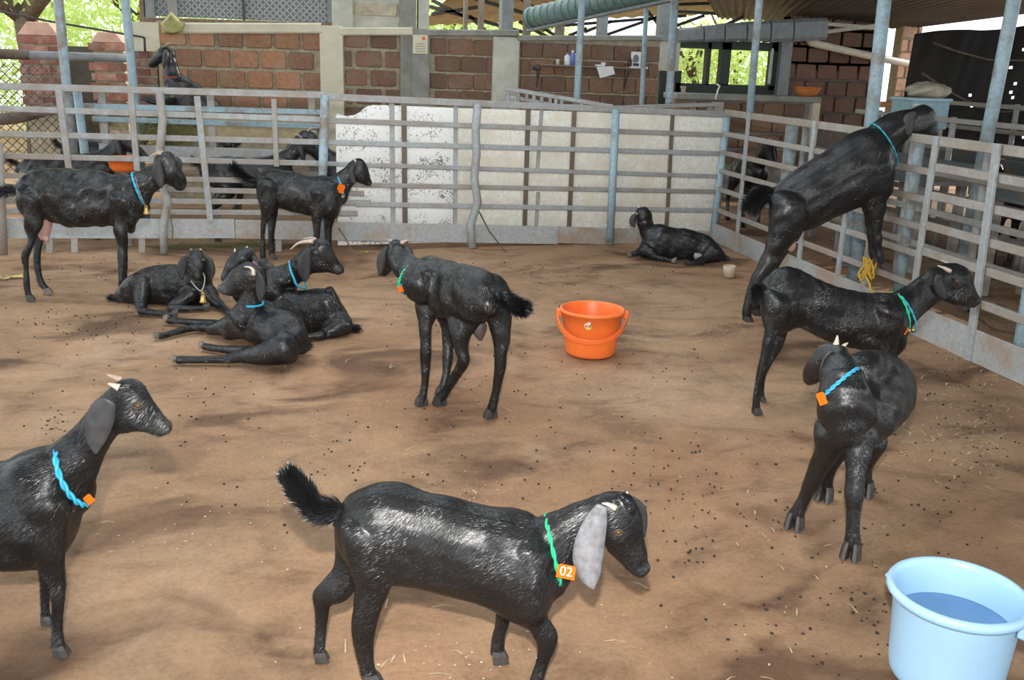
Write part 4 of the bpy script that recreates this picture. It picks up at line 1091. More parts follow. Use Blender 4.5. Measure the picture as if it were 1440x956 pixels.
        o = bpy.data.objects.new('coat', hm); col.objects.link(o); o.parent = body; o['kind'] = 'stuff'
    def make_hoof(s, p, t, fwd, r, mat):
        m = MB(); side = nrm(np.cross(t, fwd)); up = np.cross(side, t) if True else fwd
        fw = nrm(fwd - t * (fwd @ t))
        for sg in (-1, 1):
            vs = []
            for kk, (dist, sc, f0) in enumerate(((-.5, .8, 0.0), (.25, 1.05, .15), (1.5, 1.2, .45))):
                c = p + t * r * dist + fw * r * f0 + side * sg * r * .55 * sc
                for x, y in ((-.5, -.9), (.5, -.9), (.55, .2), (.2, 1.15), (-.2, 1.15), (-.55, .2)):
                    vs.append(c + side * x * r * sc * .92 + fw * y * r * sc)
            fs = [(i * 6 + j, i * 6 + (j + 1) % 6, (i + 1) * 6 + (j + 1) % 6, (i + 1) * 6 + j) for i in range(2) for j in range(6)] + [(0, 5, 4, 3, 2, 1), (12, 13, 14, 15, 16, 17)]
            m.add(vs, fs)
        V = np.concatenate(m.v); V[:, 2] = np.maximum(V[:, 2], 0.0); m.v = [V]
        m.build('hoof', mat or M_HOOF, s.root)
    # --- parts
    def ear(s, pts, f, mat=None, cup=.3, thick=.004, toward=None):
        """pts (x, y, half width) in zoom px, f maps zoom px to space"""
        P = catmull([(q[0], q[1]) for q in pts], 4); R = catmull([(q[2], 0) for q in pts], 4)[:, 0]
        rows = []; n = len(P)
        for i in range(n):
            t = P[min(i + 1, n - 1)] - P[max(i - 1, 0)]; t = t / (np.linalg.norm(t) + 1e-9); w = np.array([-t[1], t[0]])
            rows.append([f(*(P[i] + w * R[i] * x)) for x in (-1, -.6, 0, .6, 1)])
        rows = np.array(rows); hw = np.linalg.norm(rows[:, 0] - rows[:, 4], axis=1) / 2
        cen = rows.mean((0, 1)); nv = nrm(CAM - cen) if toward is None else toward
        prof = np.array([1, .36, 0, .36, 1]); front = rows - nv * (prof[None, :, None] * hw[:, None, None] * cup)
        back = front - nv * thick
        V = np.concatenate([front.reshape(-1, 3), back.reshape(-1, 3)]); o = n * 5; F = []
        for i in range(n - 1):
            for j in range(4):
                a = i * 5 + j; F += [(a, a + 1, a + 6, a + 5), (a + o, a + 5 + o, a + 6 + o, a + 1 + o)]
            F += [(i * 5, (i + 1) * 5, (i + 1) * 5 + o, i * 5 + o), (i * 5 + 4, i * 5 + 4 + o, (i + 1) * 5 + 4 + o, (i + 1) * 5 + 4)]
        F += [(0, o, o + 1, 1), (1, o + 1, o + 2, 2), (2, o + 2, o + 3, 3), (3, o + 3, o + 4, 4)]
        e = (n - 1) * 5; F += [(e + j, e + j + 1, e + o + j + 1, e + o + j) for j in range(4)]
        m = MB(); m.add(V, F); return m.build('ear', mat or M_EAR, s.root, smooth=True)
    def horn(s, pts, f, r, mat=None):
        P = catmull([f(x, y) for x, y in pts], 4); m = MB()
        m.tube(P, [r * (1 - .8 * i / (len(P) - 1)) for i in range(len(P))], 9); return m.build('horn', mat or M_HORN, s.root, smooth=True)
    def eye(s, p, nv, r=.009):
        p = np.asarray(p); nv = nrm(nv); e = empty_mesh_sphere('eye', p, r, M_EYE, s.root)
        a = nrm(np.cross(nv, Z1)); b = np.cross(a, nv); m = MB()
        m.tube([p + nv * r * .35 + a * r * 1.25 * math.cos(x) + b * r * .95 * math.sin(x) for x in np.linspace(0, 2 * math.pi, 16, endpoint=False)], r * .32, 6, closed=True)
        m.build('eyelid', M_LID, s.root, smooth=True)
    def eye2(s, x, y, hw, r=.009):
        for sg in (-1, 1): s.eye(s.S(x, y, sg * hw), s.l * sg, r)
    def rope(s, loop, r, mat, name='collar', closed=True, twist=9):
        """two twisted strands along a loop of points"""
        P = np.array(loop); k = len(P); m = MB()
        for ph in (0, math.pi):
            Q = []
            for i in range(k):
                t = nrm(P[(i + 1) % k] - P[i - 1]) if closed else nrm(P[min(i + 1, k - 1)] - P[max(i - 1, 0)])
                a = nrm(np.cross(t, [.3, .2, 1])); b = np.cross(t, a); th = ph + 2 * math.pi * twist * i / k
                Q.append(P[i] + (a * math.cos(th) + b * math.sin(th)) * r * .55)
            m.tube(Q, r * .62, 6, closed=closed)
        return m.build(name, mat, s.root, smooth=True)
    def collar(s, top, bot, hw, r=.006, mat=None, lat=0.0, sag=0.0):
        a, b = s.S(*top, lat), s.S(*bot, lat); c = (a + b) / 2
        P = [c + (a - b) / 2 * 1.03 * math.cos(x) + s.l * hw * math.sin(x) - s.h * sag * math.sin(x) ** 2 for x in np.linspace(0, 2 * math.pi, 96, endpoint=False)]
        return s.rope(P, r, mat or M_BLUE)
    def tagplate(s, p, nv, w=.035, h=.028, roll=0.0, text=None):
        nv = nrm(nv); a = nrm(np.cross(Z1, nv)); b = np.cross(nv, a); a, b = a * math.cos(roll) + b * math.sin(roll), b * math.cos(roll) - a * math.sin(roll)
        m = MB(); th = .002
        pl = [(-1, -1), (1, -1), (1, .75), (.7, 1), (-.7, 1), (-1, .75)]
        fr = [p + a * x * w / 2 + b * y * h / 2 + nv * th for x, y in pl]; bk = [q - nv * 2 * th for q in fr]
        m.add(fr + bk, [tuple(range(6)), tuple(range(11, 5, -1))] + [(i, i + 6, (i + 1) % 6 + 6, (i + 1) % 6) for i in range(6)])
        o = m.build('ear_tag' if False else 'tag', M_TAG, s.root); o['label'] = 'orange plastic tag'
        if text:
            cu = bpy.data.curves.new('txt', 'FONT'); cu.body = text; cu.size = h * .95; cu.align_x = 'CENTER'; cu.align_y = 'CENTER'; cu.extrude = .0004
            to = bpy.data.objects.new('txt', cu); col.objects.link(to); dg = bpy.context.evaluated_depsgraph_get(); dg.update()
            me = bpy.data.meshes.new_from_object(to.evaluated_get(dg)); bpy.data.objects.remove(to)
            k = len(me.vertices); V = np.zeros(k * 3); me.vertices.foreach_get('co', V); V = V.reshape(-1, 3)
            V = p + np.outer(V[:, 0], a) + np.outer(V[:, 1], b) + np.outer(V[:, 2] + th + .0008, nv)
            m2 = MB(); m2.add(V, [tuple(q.vertices) for q in me.polygons]); WM[o.name] = WM[s.root.name]; m2.build('number', M_TAGINK, o)
        return o
    def bell(s, p, r=.018):
        m = MB(); m.lathe([(0, r * 1.9), (r * .45, r * 1.8), (r * .6, r * 1.2), (r * .75, r * .5), (r * 1.05, 0), (r * .95, 0), (r * .6, r * .5), (0, r * 1.2)], p, 16)
        m.build('bell', M_BRASS, s.root, smooth=True)
        m = MB(); m.tube([p + np.array([math.cos(x) * r * .35, 0, r * 2.1 + math.sin(x) * r * .35]) for x in np.linspace(0, 2 * math.pi, 12, endpoint=False)], r * .12, 6, closed=True); m.build('bell_ring', M_BRASS, s.root, smooth=True)
    def tail(s, C, R, hairs=900, L=.05, mat=None, w=.0014):
        """tapering tail with its own brush of hair; C points in space"""
        s.auto(C, [r * .6 for r in R]); s.tailhair = (np.array(C), np.array(R), hairs, L, mat, w)
    def brush(s):
        C, R, n, L, mat, w = s.tailhair; P = catmull(C, 6); Rr = catmull(np.stack([R, R], 1), 6)[:, 0]; k = len(P)
        i = (rng.random(n) ** .8 * (k - 1)).astype(int); T = np.array([nrm(P[min(q + 1, k - 1)] - P[max(q - 1, 0)]) for q in range(k)])[i]
        rad = rng.normal(0, 1, (n, 3)); rad -= T * (rad * T).sum(1)[:, None]; rad /= np.linalg.norm(rad, axis=1)[:, None]
        root = P[i] + rad * (Rr[i] * .45)[:, None]; d = T * .75 + rad * .5 + rng.normal(0, .12, (n, 3)); d /= np.linalg.norm(d, axis=1)[:, None]
        tip = root + d * (Rr[i] * .9 + L * rng.uniform(.3, 1, n))[:, None]; sd = np.cross(d, rad); sd /= np.linalg.norm(sd, axis=1)[:, None]; sd *= w
        mid = root * .5 + tip * .5 + rad * .002
        V = np.stack([root - sd, root + sd, mid + sd * .8, tip, mid - sd * .8], 1).reshape(-1, 3); V[:, 2] = np.maximum(V[:, 2], .004)
        m = MB(); m.add(V, [(5 * q, 5 * q + 1, 5 * q + 2, 5 * q + 3, 5 * q + 4) for q in range(n)]); o = m.build('tail_hair', mat or M_STRAND, s.body); o['kind'] = 'stuff'
def empty_mesh_sphere(name, c, r, mat, parent, sq=(1, 1, 1), n=10):
    vs = [(c[0] + sq[0] * r * math.sin(math.pi * j / n) * math.cos(math.pi * i / n), c[1] + sq[1] * r * math.sin(math.pi * j / n) * math.sin(math.pi * i / n), c[2] + sq[2] * r * math.cos(math.pi * j / n)) for j in range(n + 1) for i in range(2 * n)]
    m = MB(); m.add(vs, [(j * 2 * n + i, (j + 1) * 2 * n + i, (j + 1) * 2 * n + (i + 1) % (2 * n), j * 2 * n + (i + 1) % (2 * n)) for j in range(n) for i in range(2 * n)])
    return m.build(name, mat, parent, smooth=True)

# ---------------------------------------------------------------- the walking kid in front
def goat_front():
    g = Goat('black walking kid in front with green rope, orange tag 02 and pale hanging ear', (.28, 2.17), -8, (380, 640, .40278), .005, strands=42000, hairlen=.02, hairw=.0009); g.lump = 1.3; g.swirl = .09; g.swf = 32
    g.pairs([(240, 185, 232, 255), (275, 142, 250, 335), (340, 113, 320, 415), (420, 105, 420, 440), (520, 127, 520, 455), (640, 158, 640, 485), (760, 188, 755, 520), (860, 204, 850, 572), (930, 222, 930, 590), (980, 290, 985, 500)], k=.74)
    g.pairs([(930, 222, 985, 500), (1010, 192, 1040, 420), (1070, 162, 1095, 340), (1130, 138, 1160, 300)], k=.62)
    H_ = g.pairs([(1135, 140, 1150, 285), (1195, 131, 1175, 318), (1255, 145, 1185, 335), (1297, 205, 1200, 350), (1309, 285, 1228, 378), (1321, 345, 1256, 408), (1322, 388, 1288, 428)], k=.62)
    g.pairs([(1215, 130, 1240, 160), (1262, 145, 1255, 200)], lat=-.02, k=1)
    g.muzzle(g.S(1300, 392), .024)
    g.leg([(235, 250, 430, 310), (262, 380, 440, 430), (292, 480, 418, 500), (292, 560, 392, 570), (284, 640, 372, 645), (292, 720, 362, 720), (310, 800, 365, 800), (320, 850, 380, 850)], -.05, .72)
    g.leg([(225, 250, 390, 330), (225, 400, 330, 440), (185, 470, 275, 530), (150, 520, 218, 560), (158, 590, 208, 600), (158, 680, 198, 685), (152, 760, 195, 765)], .06, .75)
    g.leg([(830, 330, 985, 350), (845, 470, 960, 480), (845, 560, 935, 560), (880, 650, 960, 632), (922, 735, 998, 712), (930, 790, 992, 775), (920, 850, 965, 850), (900, 920, 945, 925)], -.06, .72)
    g.leg([(800, 380, 930, 400), (785, 520, 870, 545), (785, 600, 842, 605), (782, 660, 832, 660), (772, 710, 818, 715), (765, 785, 815, 790)], .055, .8)
    g.tail([g.S(255, 195), g.S(175, 188), g.S(112, 130), g.S(58, 62)], [.028, .03, .025, .012], 2600, .026)
    mz = g.S(1305, 400); g.pale = [(mz, .05, .55), (g.S(1215, 270, -.05), .03, .5), (g.S(1270, 350, -.03), .03, .3)]
    g.finish(); g.brush()
    hw = .058
    g.ear([(1158, 175, 18), (1140, 225, 38), (1117, 300, 52), (1108, 370, 52), (1118, 430, 34), (1128, 468, 4)], lambda x, y: g.S(x, y, -hw - .018), M_EARPALE, cup=.35)
    g.ear([(1262, 150, 10), (1290, 185, 20), (1302, 235, 16), (1306, 285, 4)], lambda x, y: g.S(x, y, .05), M_EAR)
    g.horn([(1205, 185), (1180, 172), (1158, 168)], lambda x, y: g.S(x, y, -.042), .009)
    g.horn([(1243, 158), (1245, 140), (1246, 126)], lambda x, y: g.S(x, y, .03), .009)
    g.eye2(1215, 268, .05, .0085)
    for sg in (-1, 1): empty_mesh_sphere('nostril', g.S(1312, 385, sg * .014), .0045, M_DUNG, g.root)
    m = MB(); m.tube([g.S(1240, 372, -.026), g.S(1262, 402, -.022), g.S(1285, 418, -.014)], .0018, 6); m.build('mouth_line', M_DUNG, g.root)
    g.collar((963, 222), (1014, 445), .074, .0055, M_GREEN)
    g.tagplate(g.S(1033, 407, -.085), CAM - g.S(1033, 407, -.07), .046, .034, -.12, '02')
goat_front()

# ---------------------------------------------------------------- left foreground goat, half out of frame
def goat_left():
    g = Goat('black goat with blue rope collar looking right, cut by the left frame edge', (-.95, 2.5), -6, (0, 500, .37641), .006, strands=34000, hairlen=.024, hairw=.001); g.lump = 1.5; g.swirl = .16; g.swf = 40
    g.pairs([(-470, 480, -475, 560), (-430, 430, -430, 700), (-340, 405, -340, 760), (-220, 400, -220, 790), (-90, 405, -90, 800), (10, 398, 10, 795), (100, 360, 110, 790), (190, 346, 210, 770), (245, 370, 275, 690), (298, 440, 305, 590)], k=.72)
    g.pairs([(190, 345, 300, 600), (250, 300, 365, 430), (310, 225, 420, 330), (360, 155, 450, 285)], k=.66)
    g.pairs([(378, 135, 425, 280), (440, 86, 458, 290), (510, 90, 510, 285), (560, 145, 548, 287), (605, 202, 585, 294), (628, 245, 614, 284)], k=.62)
    g.muzzle(g.S(606, 262), .026)
    g.leg([(60, 560, 270, 560), (100, 690, 255, 690), (125, 770, 245, 770), (165, 850, 248, 850), (190, 900, 250, 905), (200, 980, 245, 985), (200, 1060, 240, 1065), (200, 1140, 250, 1150)], -.075, .72)
    g.leg([(60, 560, 260, 560), (120, 700, 240, 700), (135, 800, 220, 800), (150, 880, 210, 880), (160, 950, 205, 950), (165, 1040, 200, 1040), (165, 1100, 205, 1110)], .075, .75)
    for lat, dx in ((-.08, 0), (.08, 40)):
        g.leg([(-460 + dx, 470, -270 + dx, 520), (-440 + dx, 640, -280 + dx, 680), (-450 + dx, 800, -350 + dx, 800), (-475 + dx, 880, -425 + dx, 890), (-460 + dx, 980, -420 + dx, 985), (-450 + dx, 1080, -415 + dx, 1085), (-450 + dx, 1140, -405 + dx, 1150)], lat, .75)
    g.tail([g.S(-460, 470), g.S(-510, 440), g.S(-540, 390)], [.03, .03, .015], 900, .04)
    g.pale = [(g.S(610, 265), .05, .5), (g.S(515, 190, -.05), .025, .5)]
    g.finish(); g.brush()
    g.ear([(408, 165, 30), (385, 205, 50), (368, 260, 52), (358, 320, 36), (357, 368, 5)], lambda x, y: g.S(x, y, -.075), simple('grey_black_ear', (.045, .045, .047), .5, var=.3, scale=40), cup=.35)
    g.ear([(470, 150, 20), (480, 210, 35), (475, 290, 5)], lambda x, y: g.S(x, y, .075))
    g.horn([(445, 120), (425, 112), (403, 104)], lambda x, y: g.S(x, y, -.035), .0105)
    g.horn([(452, 92), (430, 82), (398, 70)], lambda x, y: g.S(x, y, .03), .0105, M_HORNPINK)
    g.eye2(515, 185, .052, .009)
    for sg in (-1, 1): empty_mesh_sphere('nostril', g.S(618, 238, sg * .014), .0045, M_DUNG, g.root)
    m = MB(); m.tube([g.S(560, 272, -.034), g.S(590, 268, -.028), g.S(618, 262, -.012)], .0018, 6); m.build('mouth_line', M_DUNG, g.root)
    g.collar((222, 338), (335, 545), .075, .0075, M_BLUE)
    g.tagplate(g.S(332, 537, -.07), CAM - g.S(332, 537, -.07) + [0.9, 0, 0], .02, .024, .5)
goat_left()

# ---------------------------------------------------------------- right standing goat with green rope
def goat_right():
    g = Goat('black curly-coated goat with green and blue ropes standing broadside at the right', (2.45, 4.03), 0, (1040, 350, .26144), .006, strands=24000, hairlen=.022, hairw=.0013); g.swirl = .3; g.swf = 55
    g.pairs([(128, 205, 132, 290), (165, 142, 155, 440), (230, 100, 225, 455), (330, 108, 310, 425), (440, 160, 425, 480), (560, 212, 540, 520), (680, 234, 660, 545), (780, 240, 760, 585), (840, 250, 825, 570), (880, 320, 875, 470)], k=.74)
    g.pairs([(820, 240, 885, 470), (900, 205, 940, 385), (980, 150, 1015, 320), (1050, 105, 1085, 275)], k=.66)
    g.pairs([(1060, 108, 1078, 268), (1120, 76, 1120, 288), (1190, 80, 1178, 306), (1238, 138, 1216, 314), (1264, 210, 1246, 318), (1283, 265, 1272, 310)], k=.6)
    g.muzzle(g.S(1260, 282), .034)
    g.leg([(122, 240, 270, 300), (128, 360, 265, 400), (130, 450, 200, 480), (118, 540, 178, 560), (102, 630, 150, 645), (85, 720, 124, 730), (72, 800, 108, 808), (66, 860, 106, 862), (62, 905, 106, 905)], -.085, .72)
    g.leg([(170, 300, 290, 330), (180, 420, 262, 440), (165, 540, 218, 560), (128, 640, 164, 655), (108, 720, 136, 722), (106, 790, 130, 790), (104, 838, 132, 838)], .085, .75)
    g.leg([(730, 330, 880, 360), (745, 480, 855, 490), (760, 590, 825, 590), (768, 680, 815, 680), (772, 780, 808, 780), (772, 870, 815, 870)], -.09, .75)
    g.leg([(760, 330, 880, 360), (775, 480, 865, 490), (790, 590, 845, 590), (798, 660, 838, 660), (800, 740, 832, 740), (800, 815, 838, 815)], .09, .75)
    g.tail([g.S(140, 200), g.S(110, 225), g.S(100, 270)], [.03, .03, .012], 700, .04)
    g.pale = [(g.S(1275, 295), .045, .4), (g.S(1170, 170, -.055), .03, .6)]
    g.finish(); g.brush()
    g.ear([(1075, 135, 12), (1068, 180, 26), (1085, 230, 28), (1110, 268, 6)], lambda x, y: g.S(x, y, -.075))
    g.ear([(1120, 130, 12), (1128, 200, 26), (1125, 270, 6)], lambda x, y: g.S(x, y, .085))
    g.horn([(1132, 120), (1100, 102), (1066, 90)], lambda x, y: g.S(x, y, -.035), .0125)
    g.horn([(1136, 95), (1115, 75), (1085, 62)], lambda x, y: g.S(x, y, .03), .0115)
    g.eye2(1170, 170, .062, .0095)
    g.collar((842, 240), (872, 450), .085, .0062, M_GREEN)
    g.collar((846, 240), (925, 440), .08, .0045, M_BLUE)
    P = g.S(840, 250, -.01)
    m = MB()
    for k in range(6):
        a = k * .5 - 2.6; m.tube([P, P + [-.03 * math.cos(a * .4) - .01, -.02, .02 * math.sin(a)], P + [-.06, -.03 + .008 * k, .03 * math.sin(a) - .02]], .0022, 5)
    m.build('rope_end', M_GREEN, g.root)
    g.tagplate(g.S(875, 430, -.105), CAM - g.S(875, 430, -.1), .05, .038, -.35)
    for dx in (0, 22): empty_mesh_sphere('bead', g.S(912 + dx, 437 - dx * .1, -.075), .009, M_BRASS, g.root)
goat_right()

# ---------------------------------------------------------------- goat rearing on the side fence
def goat_rear():
    g = Goat('black goat rearing with front hooves on the side fence rail', (2.98, 5.66), -4, (1020, 130, .3452), .008, strands=15000, hairlen=.024, hairw=.0016); g.lump = 1.0
    g.pairs([(195, 405, 190, 480), (226, 360, 240, 560), (298, 308, 342, 560), (388, 252, 445, 508), (476, 190, 555, 465), (556, 148, 642, 450), (610, 142, 668, 375), (650, 190, 678, 300)], k=.72)
    g.pairs([(580, 145, 672, 320), (640, 95, 708, 230), (710, 72, 752, 182), (770, 66, 775, 178)], k=.66)
    g.pairs([(760, 66, 758, 180), (812, 48, 778, 188), (850, 80, 798, 190), (864, 130, 826, 194), (866, 160, 846, 194)], k=.66)
    g.muzzle(g.S(842, 165), .030, -Z1)
    g.leg([(180, 440, 340, 480), (178, 540, 310, 570), (165, 620, 250, 640), (128, 705, 200, 712), (108, 740, 165, 765), (88, 800, 128, 815), (74, 855, 110, 865), (68, 890, 108, 905)], -.08, .75)
    g.leg([(220, 480, 340, 500), (205, 570, 300, 590), (180, 650, 245, 665), (150, 725, 205, 735), (132, 765, 172, 780), (118, 820, 150, 830), (105, 880, 140, 890)], .08, .75)
    g.leg([(555, 330, 680, 330), (570, 430, 662, 420), (582, 490, 648, 485), (594, 550, 636, 548), (604, 620, 640, 618), (614, 665, 645, 662), (626, 700, 656, 698)], -.075, .78, stand=False)
    g.leg([(540, 380, 640, 380), (556, 460, 612, 450), (570, 530, 604, 526), (579, 600, 606, 598), (584, 645, 610, 645), (592, 672, 618, 672)], .075, .78, stand=False)
    g.tail([g.S(200, 400), g.S(165, 415), g.S(130, 440), g.S(108, 470)], [.045, .055, .05, .025], 1500, .075, w=.0016)
    g.finish(); g.brush()
    g.ear([(775, 80, 8), (752, 105, 24), (745, 150, 24), (752, 178, 5)], lambda x, y: g.S(x, y, -.07))
    g.ear([(815, 75, 8), (800, 110, 22), (795, 160, 5)], lambda x, y: g.S(x, y, .075))
    g.horn([(800, 62), (785, 52), (768, 50)], lambda x, y: g.S(x, y, .03), .012)
    g.eye2(815, 100, .052, .009)
    g.collar((602, 130), (686, 295), .118, .005, simple('teal_rope', (.02, .36, .42), .6))
    empty_mesh_sphere('udder', g.S(270, 620, 0), .03, M_UDDER, g.root, (1, 1, 1.5))
goat_rear()

# ---------------------------------------------------------------- left standing doe with bell
def goat_doe():
    g = Goat('black doe with pink udder, blue rope and brass bell standing at the left', (-1.6, 6.52), 3, (0, 200, .2511), .009, strands=16000, hairlen=.024, hairw=.0018); g.lump = 3.2; g.swirl = .22; g.swf = 26
    g.pairs([(85, 255, 92, 310), (115, 205, 125, 400), (180, 160, 190, 430), (280, 150, 285, 450), (420, 155, 420, 478), (540, 166, 540, 472), (640, 180, 640, 480), (730, 186, 705, 505), (785, 240, 750, 500), (815, 330, 785, 430)], k=.72)
    g.pairs([(715, 180, 810, 390), (790, 155, 855, 305), (850, 120, 900, 250), (895, 75, 935, 220)], k=.64)
    g.pairs([(890, 75, 920, 215), (925, 55, 935, 225), (970, 72, 948, 238), (1003, 120, 968, 255), (1028, 185, 990, 274), (1040, 240, 1020, 278)], k=.62)
    g.muzzle(g.S(1015, 248), .034)
    g.leg([(82, 270, 240, 320), (105, 390, 250, 415), (138, 480, 232, 500), (148, 560, 196, 572), (120, 640, 166, 645), (130, 720, 166, 722), (134, 810, 170, 812), (142, 870, 185, 875)], -.09, .72)
    g.leg([(120, 280, 260, 320), (150, 420, 262, 440), (190, 530, 250, 550), (185, 645, 232, 650), (195, 740, 236, 738), (214, 812, 254, 808), (240, 850, 285, 850)], .09, .75, M_HOOFPALE)
    g.leg([(600, 300, 750, 320), (622, 400, 728, 410), (638, 490, 708, 495), (648, 570, 708, 570), (658, 640, 710, 640), (660, 720, 704, 720), (664, 790, 700, 790), (664, 840, 705, 840)], -.09, .72)
    g.leg([(640, 320, 760, 330), (655, 420, 735, 425), (668, 500, 722, 500), (678, 580, 716, 580), (684, 640, 718, 640), (686, 720, 712, 720), (688, 790, 716, 790)], .09, .75)
    g.tail([g.S(100, 265), g.S(50, 272), g.S(0, 280), g.S(-40, 300)], [.03, .028, .024, .012], 700, .05)
    g.pale = [(g.S(930, 110, -.05), .03, .8), (g.S(1030, 250), .03, .5)]
    g.finish(); g.brush()
    g.ear([(892, 105, 12), (885, 150, 30), (892, 205, 32), (905, 255, 6)], lambda x, y: g.S(x, y, -.075))
    g.ear([(985, 85, 8), (1005, 110, 14), (1015, 170, 5)], lambda x, y: g.S(x, y, .075))
    g.horn([(905, 68), (880, 62), (850, 75), (828, 92)], lambda x, y: g.S(x, y, -.03), .012, M_HORNPINK)
    g.horn([(915, 60), (895, 52), (870, 58)], lambda x, y: g.S(x, y, .03), .012, M_HORNPINK)
    g.eye2(965, 140, .055, .01)
    g.collar((742, 176), (812, 350), .09, .0075, M_BLUE)
    g.collar((760, 180), (822, 360), .085, .0035, simple('brown_cord', (.35, .24, .16), .7))
    u = g.S(240, 470, 0)
    m = MB(); V, F = sweep([g.S(250, 420), g.S(243, 480), g.S(248, 530)], [g.h * .05, g.h * .05, g.h * .03], [g.l * .06, g.l * .055, g.l * .035]); m.add(V, F)
    for sg in (-1, 1): m.tube([g.S(255, 525, sg * .03), g.S(265, 560, sg * .035)], [.02, .01], 8)
    m.build('udder', M_UDDER, g.root, smooth=True)
    g.bell(g.S(820, 402, -.06), .022)
goat_doe()

# ---------------------------------------------------------------- second standing goat
def goat_second():
    g = Goat('dull black goat with blue rope and orange tag standing against the back fence', (-.22, 7.66), 4, (290, 130, .2302), .009, strands=12000, hairlen=.028, hairw=.0022)
    g.pairs([(312, 515, 310, 580), (335, 485, 320, 640), (388, 462, 360, 690), (470, 466, 445, 705), (560, 488, 545, 735), (650, 506, 640, 755), (730, 502, 720, 770), (790, 522, 785, 770), (832, 580, 832, 690)], k=.74)
    g.pairs([(760, 508, 845, 655), (825, 472, 885, 595), (875, 428, 915, 555)], k=.66)
    g.pairs([(890, 420, 910, 550), (945, 400, 940, 556), (983, 440, 962, 560), (1004, 505, 985, 570), (1015, 545, 1004, 573)], k=.62)
    g.muzzle(g.S(996, 548), .032)
    g.leg([(305, 540, 440, 580), (315, 640, 430, 680), (330, 720, 415, 725), (330, 790, 372, 795), (330, 860, 362, 862), (328, 950, 364, 952), (330, 1005, 370, 1005)], -.085, .75)
    g.leg([(350, 560, 460, 600), (370, 700, 445, 720), (375, 790, 428, 795), (378, 870, 418, 872), (380, 950, 416, 952), (384, 995, 424, 995)], .085, .75)
    g.leg([(620, 600, 740, 620), (640, 700, 722, 715), (650, 780, 702, 782), (655, 850, 696, 852), (657, 920, 692, 920), (658, 985, 698, 985)], -.085, .75)
    g.leg([(690, 600, 800, 640), (712, 730, 796, 750), (720, 815, 772, 820), (726, 890, 768, 892), (730, 985, 768, 985)], .085, .75)
    g.tail([g.S(325, 545), g.S(250, 528), g.S(195, 490), g.S(162, 455)], [.028, .03, .026, .014], 800, .07)
    g.finish(); g.brush()
    g.ear([(905, 440, 8), (890, 480, 20), (895, 530, 20), (910, 560, 5)], lambda x, y: g.S(x, y, -.07))
    g.ear([(960, 420, 8), (965, 480, 18), (962, 520, 5)], lambda x, y: g.S(x, y, .07))
    g.horn([(915, 425), (905, 412), (885, 405)], lambda x, y: g.S(x, y, -.03), .011)
    g.eye2(955, 470, .05, .009)
    g.collar((800, 505), (842, 640), .08, .007, M_BLUE)
    g.tagplate(g.S(822, 588, -.085), -g.l, .055, .07, -.35)
    empty_mesh_sphere('bell', g.S(832, 635, -.05), .013, M_BRASS, g.root, (1, 1, 1.2))
goat_second()

# ---------------------------------------------------------------- body in local measures (for goats seen end-on)
def torso(g, s=1.0, belly=1.0, pts=None, dz=0.0):
    T = pts or [(-.345, .60, .05, .045), (-.29, .595, .10, .08), (-.2, .585, .135, .108), (-.05, .56, .15, .135), (.1, .56, .155, .13), (.22, .575, .15, .108), (.31, .58, .12, .085), (.36, .575, .07, .06)]
    g.local([(a * s, 0, z * s + dz, rz * s, ry * s * (belly if -.25 < a < .2 else 1)) for a, z, rz, ry in T])
def hind(g, sd, foot, s=1.0, hock=None, dz=0.0, stifle=None, hoofmat=None):
    fa, fl = foot; hx, hl, hz = hock or (fa - .03 * s, fl, .25 * s)
    st = stifle or (-.16, .09, .42)
    g.lleg([(-.24 * s, sd * .055 * s, .57 * s + dz, .11 * s, .07 * s), (st[0] * s, sd * st[1] * s, st[2] * s + dz, .08 * s, .055 * s), ((st[0] * s + hx) / 2 - .01, (sd * st[1] * s + hl) / 2, (st[2] * s + dz + hz) / 2, .045 * s, .04 * s), (hx, hl, hz, .03 * s, .025 * s), (hx * .5 + fa * .5, hl * .5 + fl * .5, hz * .55, .0195 * s, .019 * s), (fa, fl, .06, .021 * s), (fa + .01, fl, .03, .024 * s)], hoofmat)
def fore(g, sd, foot, s=1.0, knee=None, dz=0.0, hoofmat=None):
    fa, fl = foot; kx, kl, kz = knee or (fa + .005, fl, .23 * s)
    g.lleg([(.24 * s, sd * .07 * s, .56 * s + dz, .10 * s, .05 * s), (.22 * s, sd * .085 * s, .44 * s + dz, .06 * s, .045 * s), ((.22 * s + kx) / 2, (sd * .085 * s + kl) / 2, (.42 * s + kz) / 2 + dz / 2, .036 * s, .034 * s), (kx, kl, kz, .029 * s, .028 * s), ((kx + fa) / 2, (kl + fl) / 2, kz * .55, .02 * s), (fa, fl, .06, .022 * s), (fa + .01, fl, .03, .025 * s)], hoofmat)

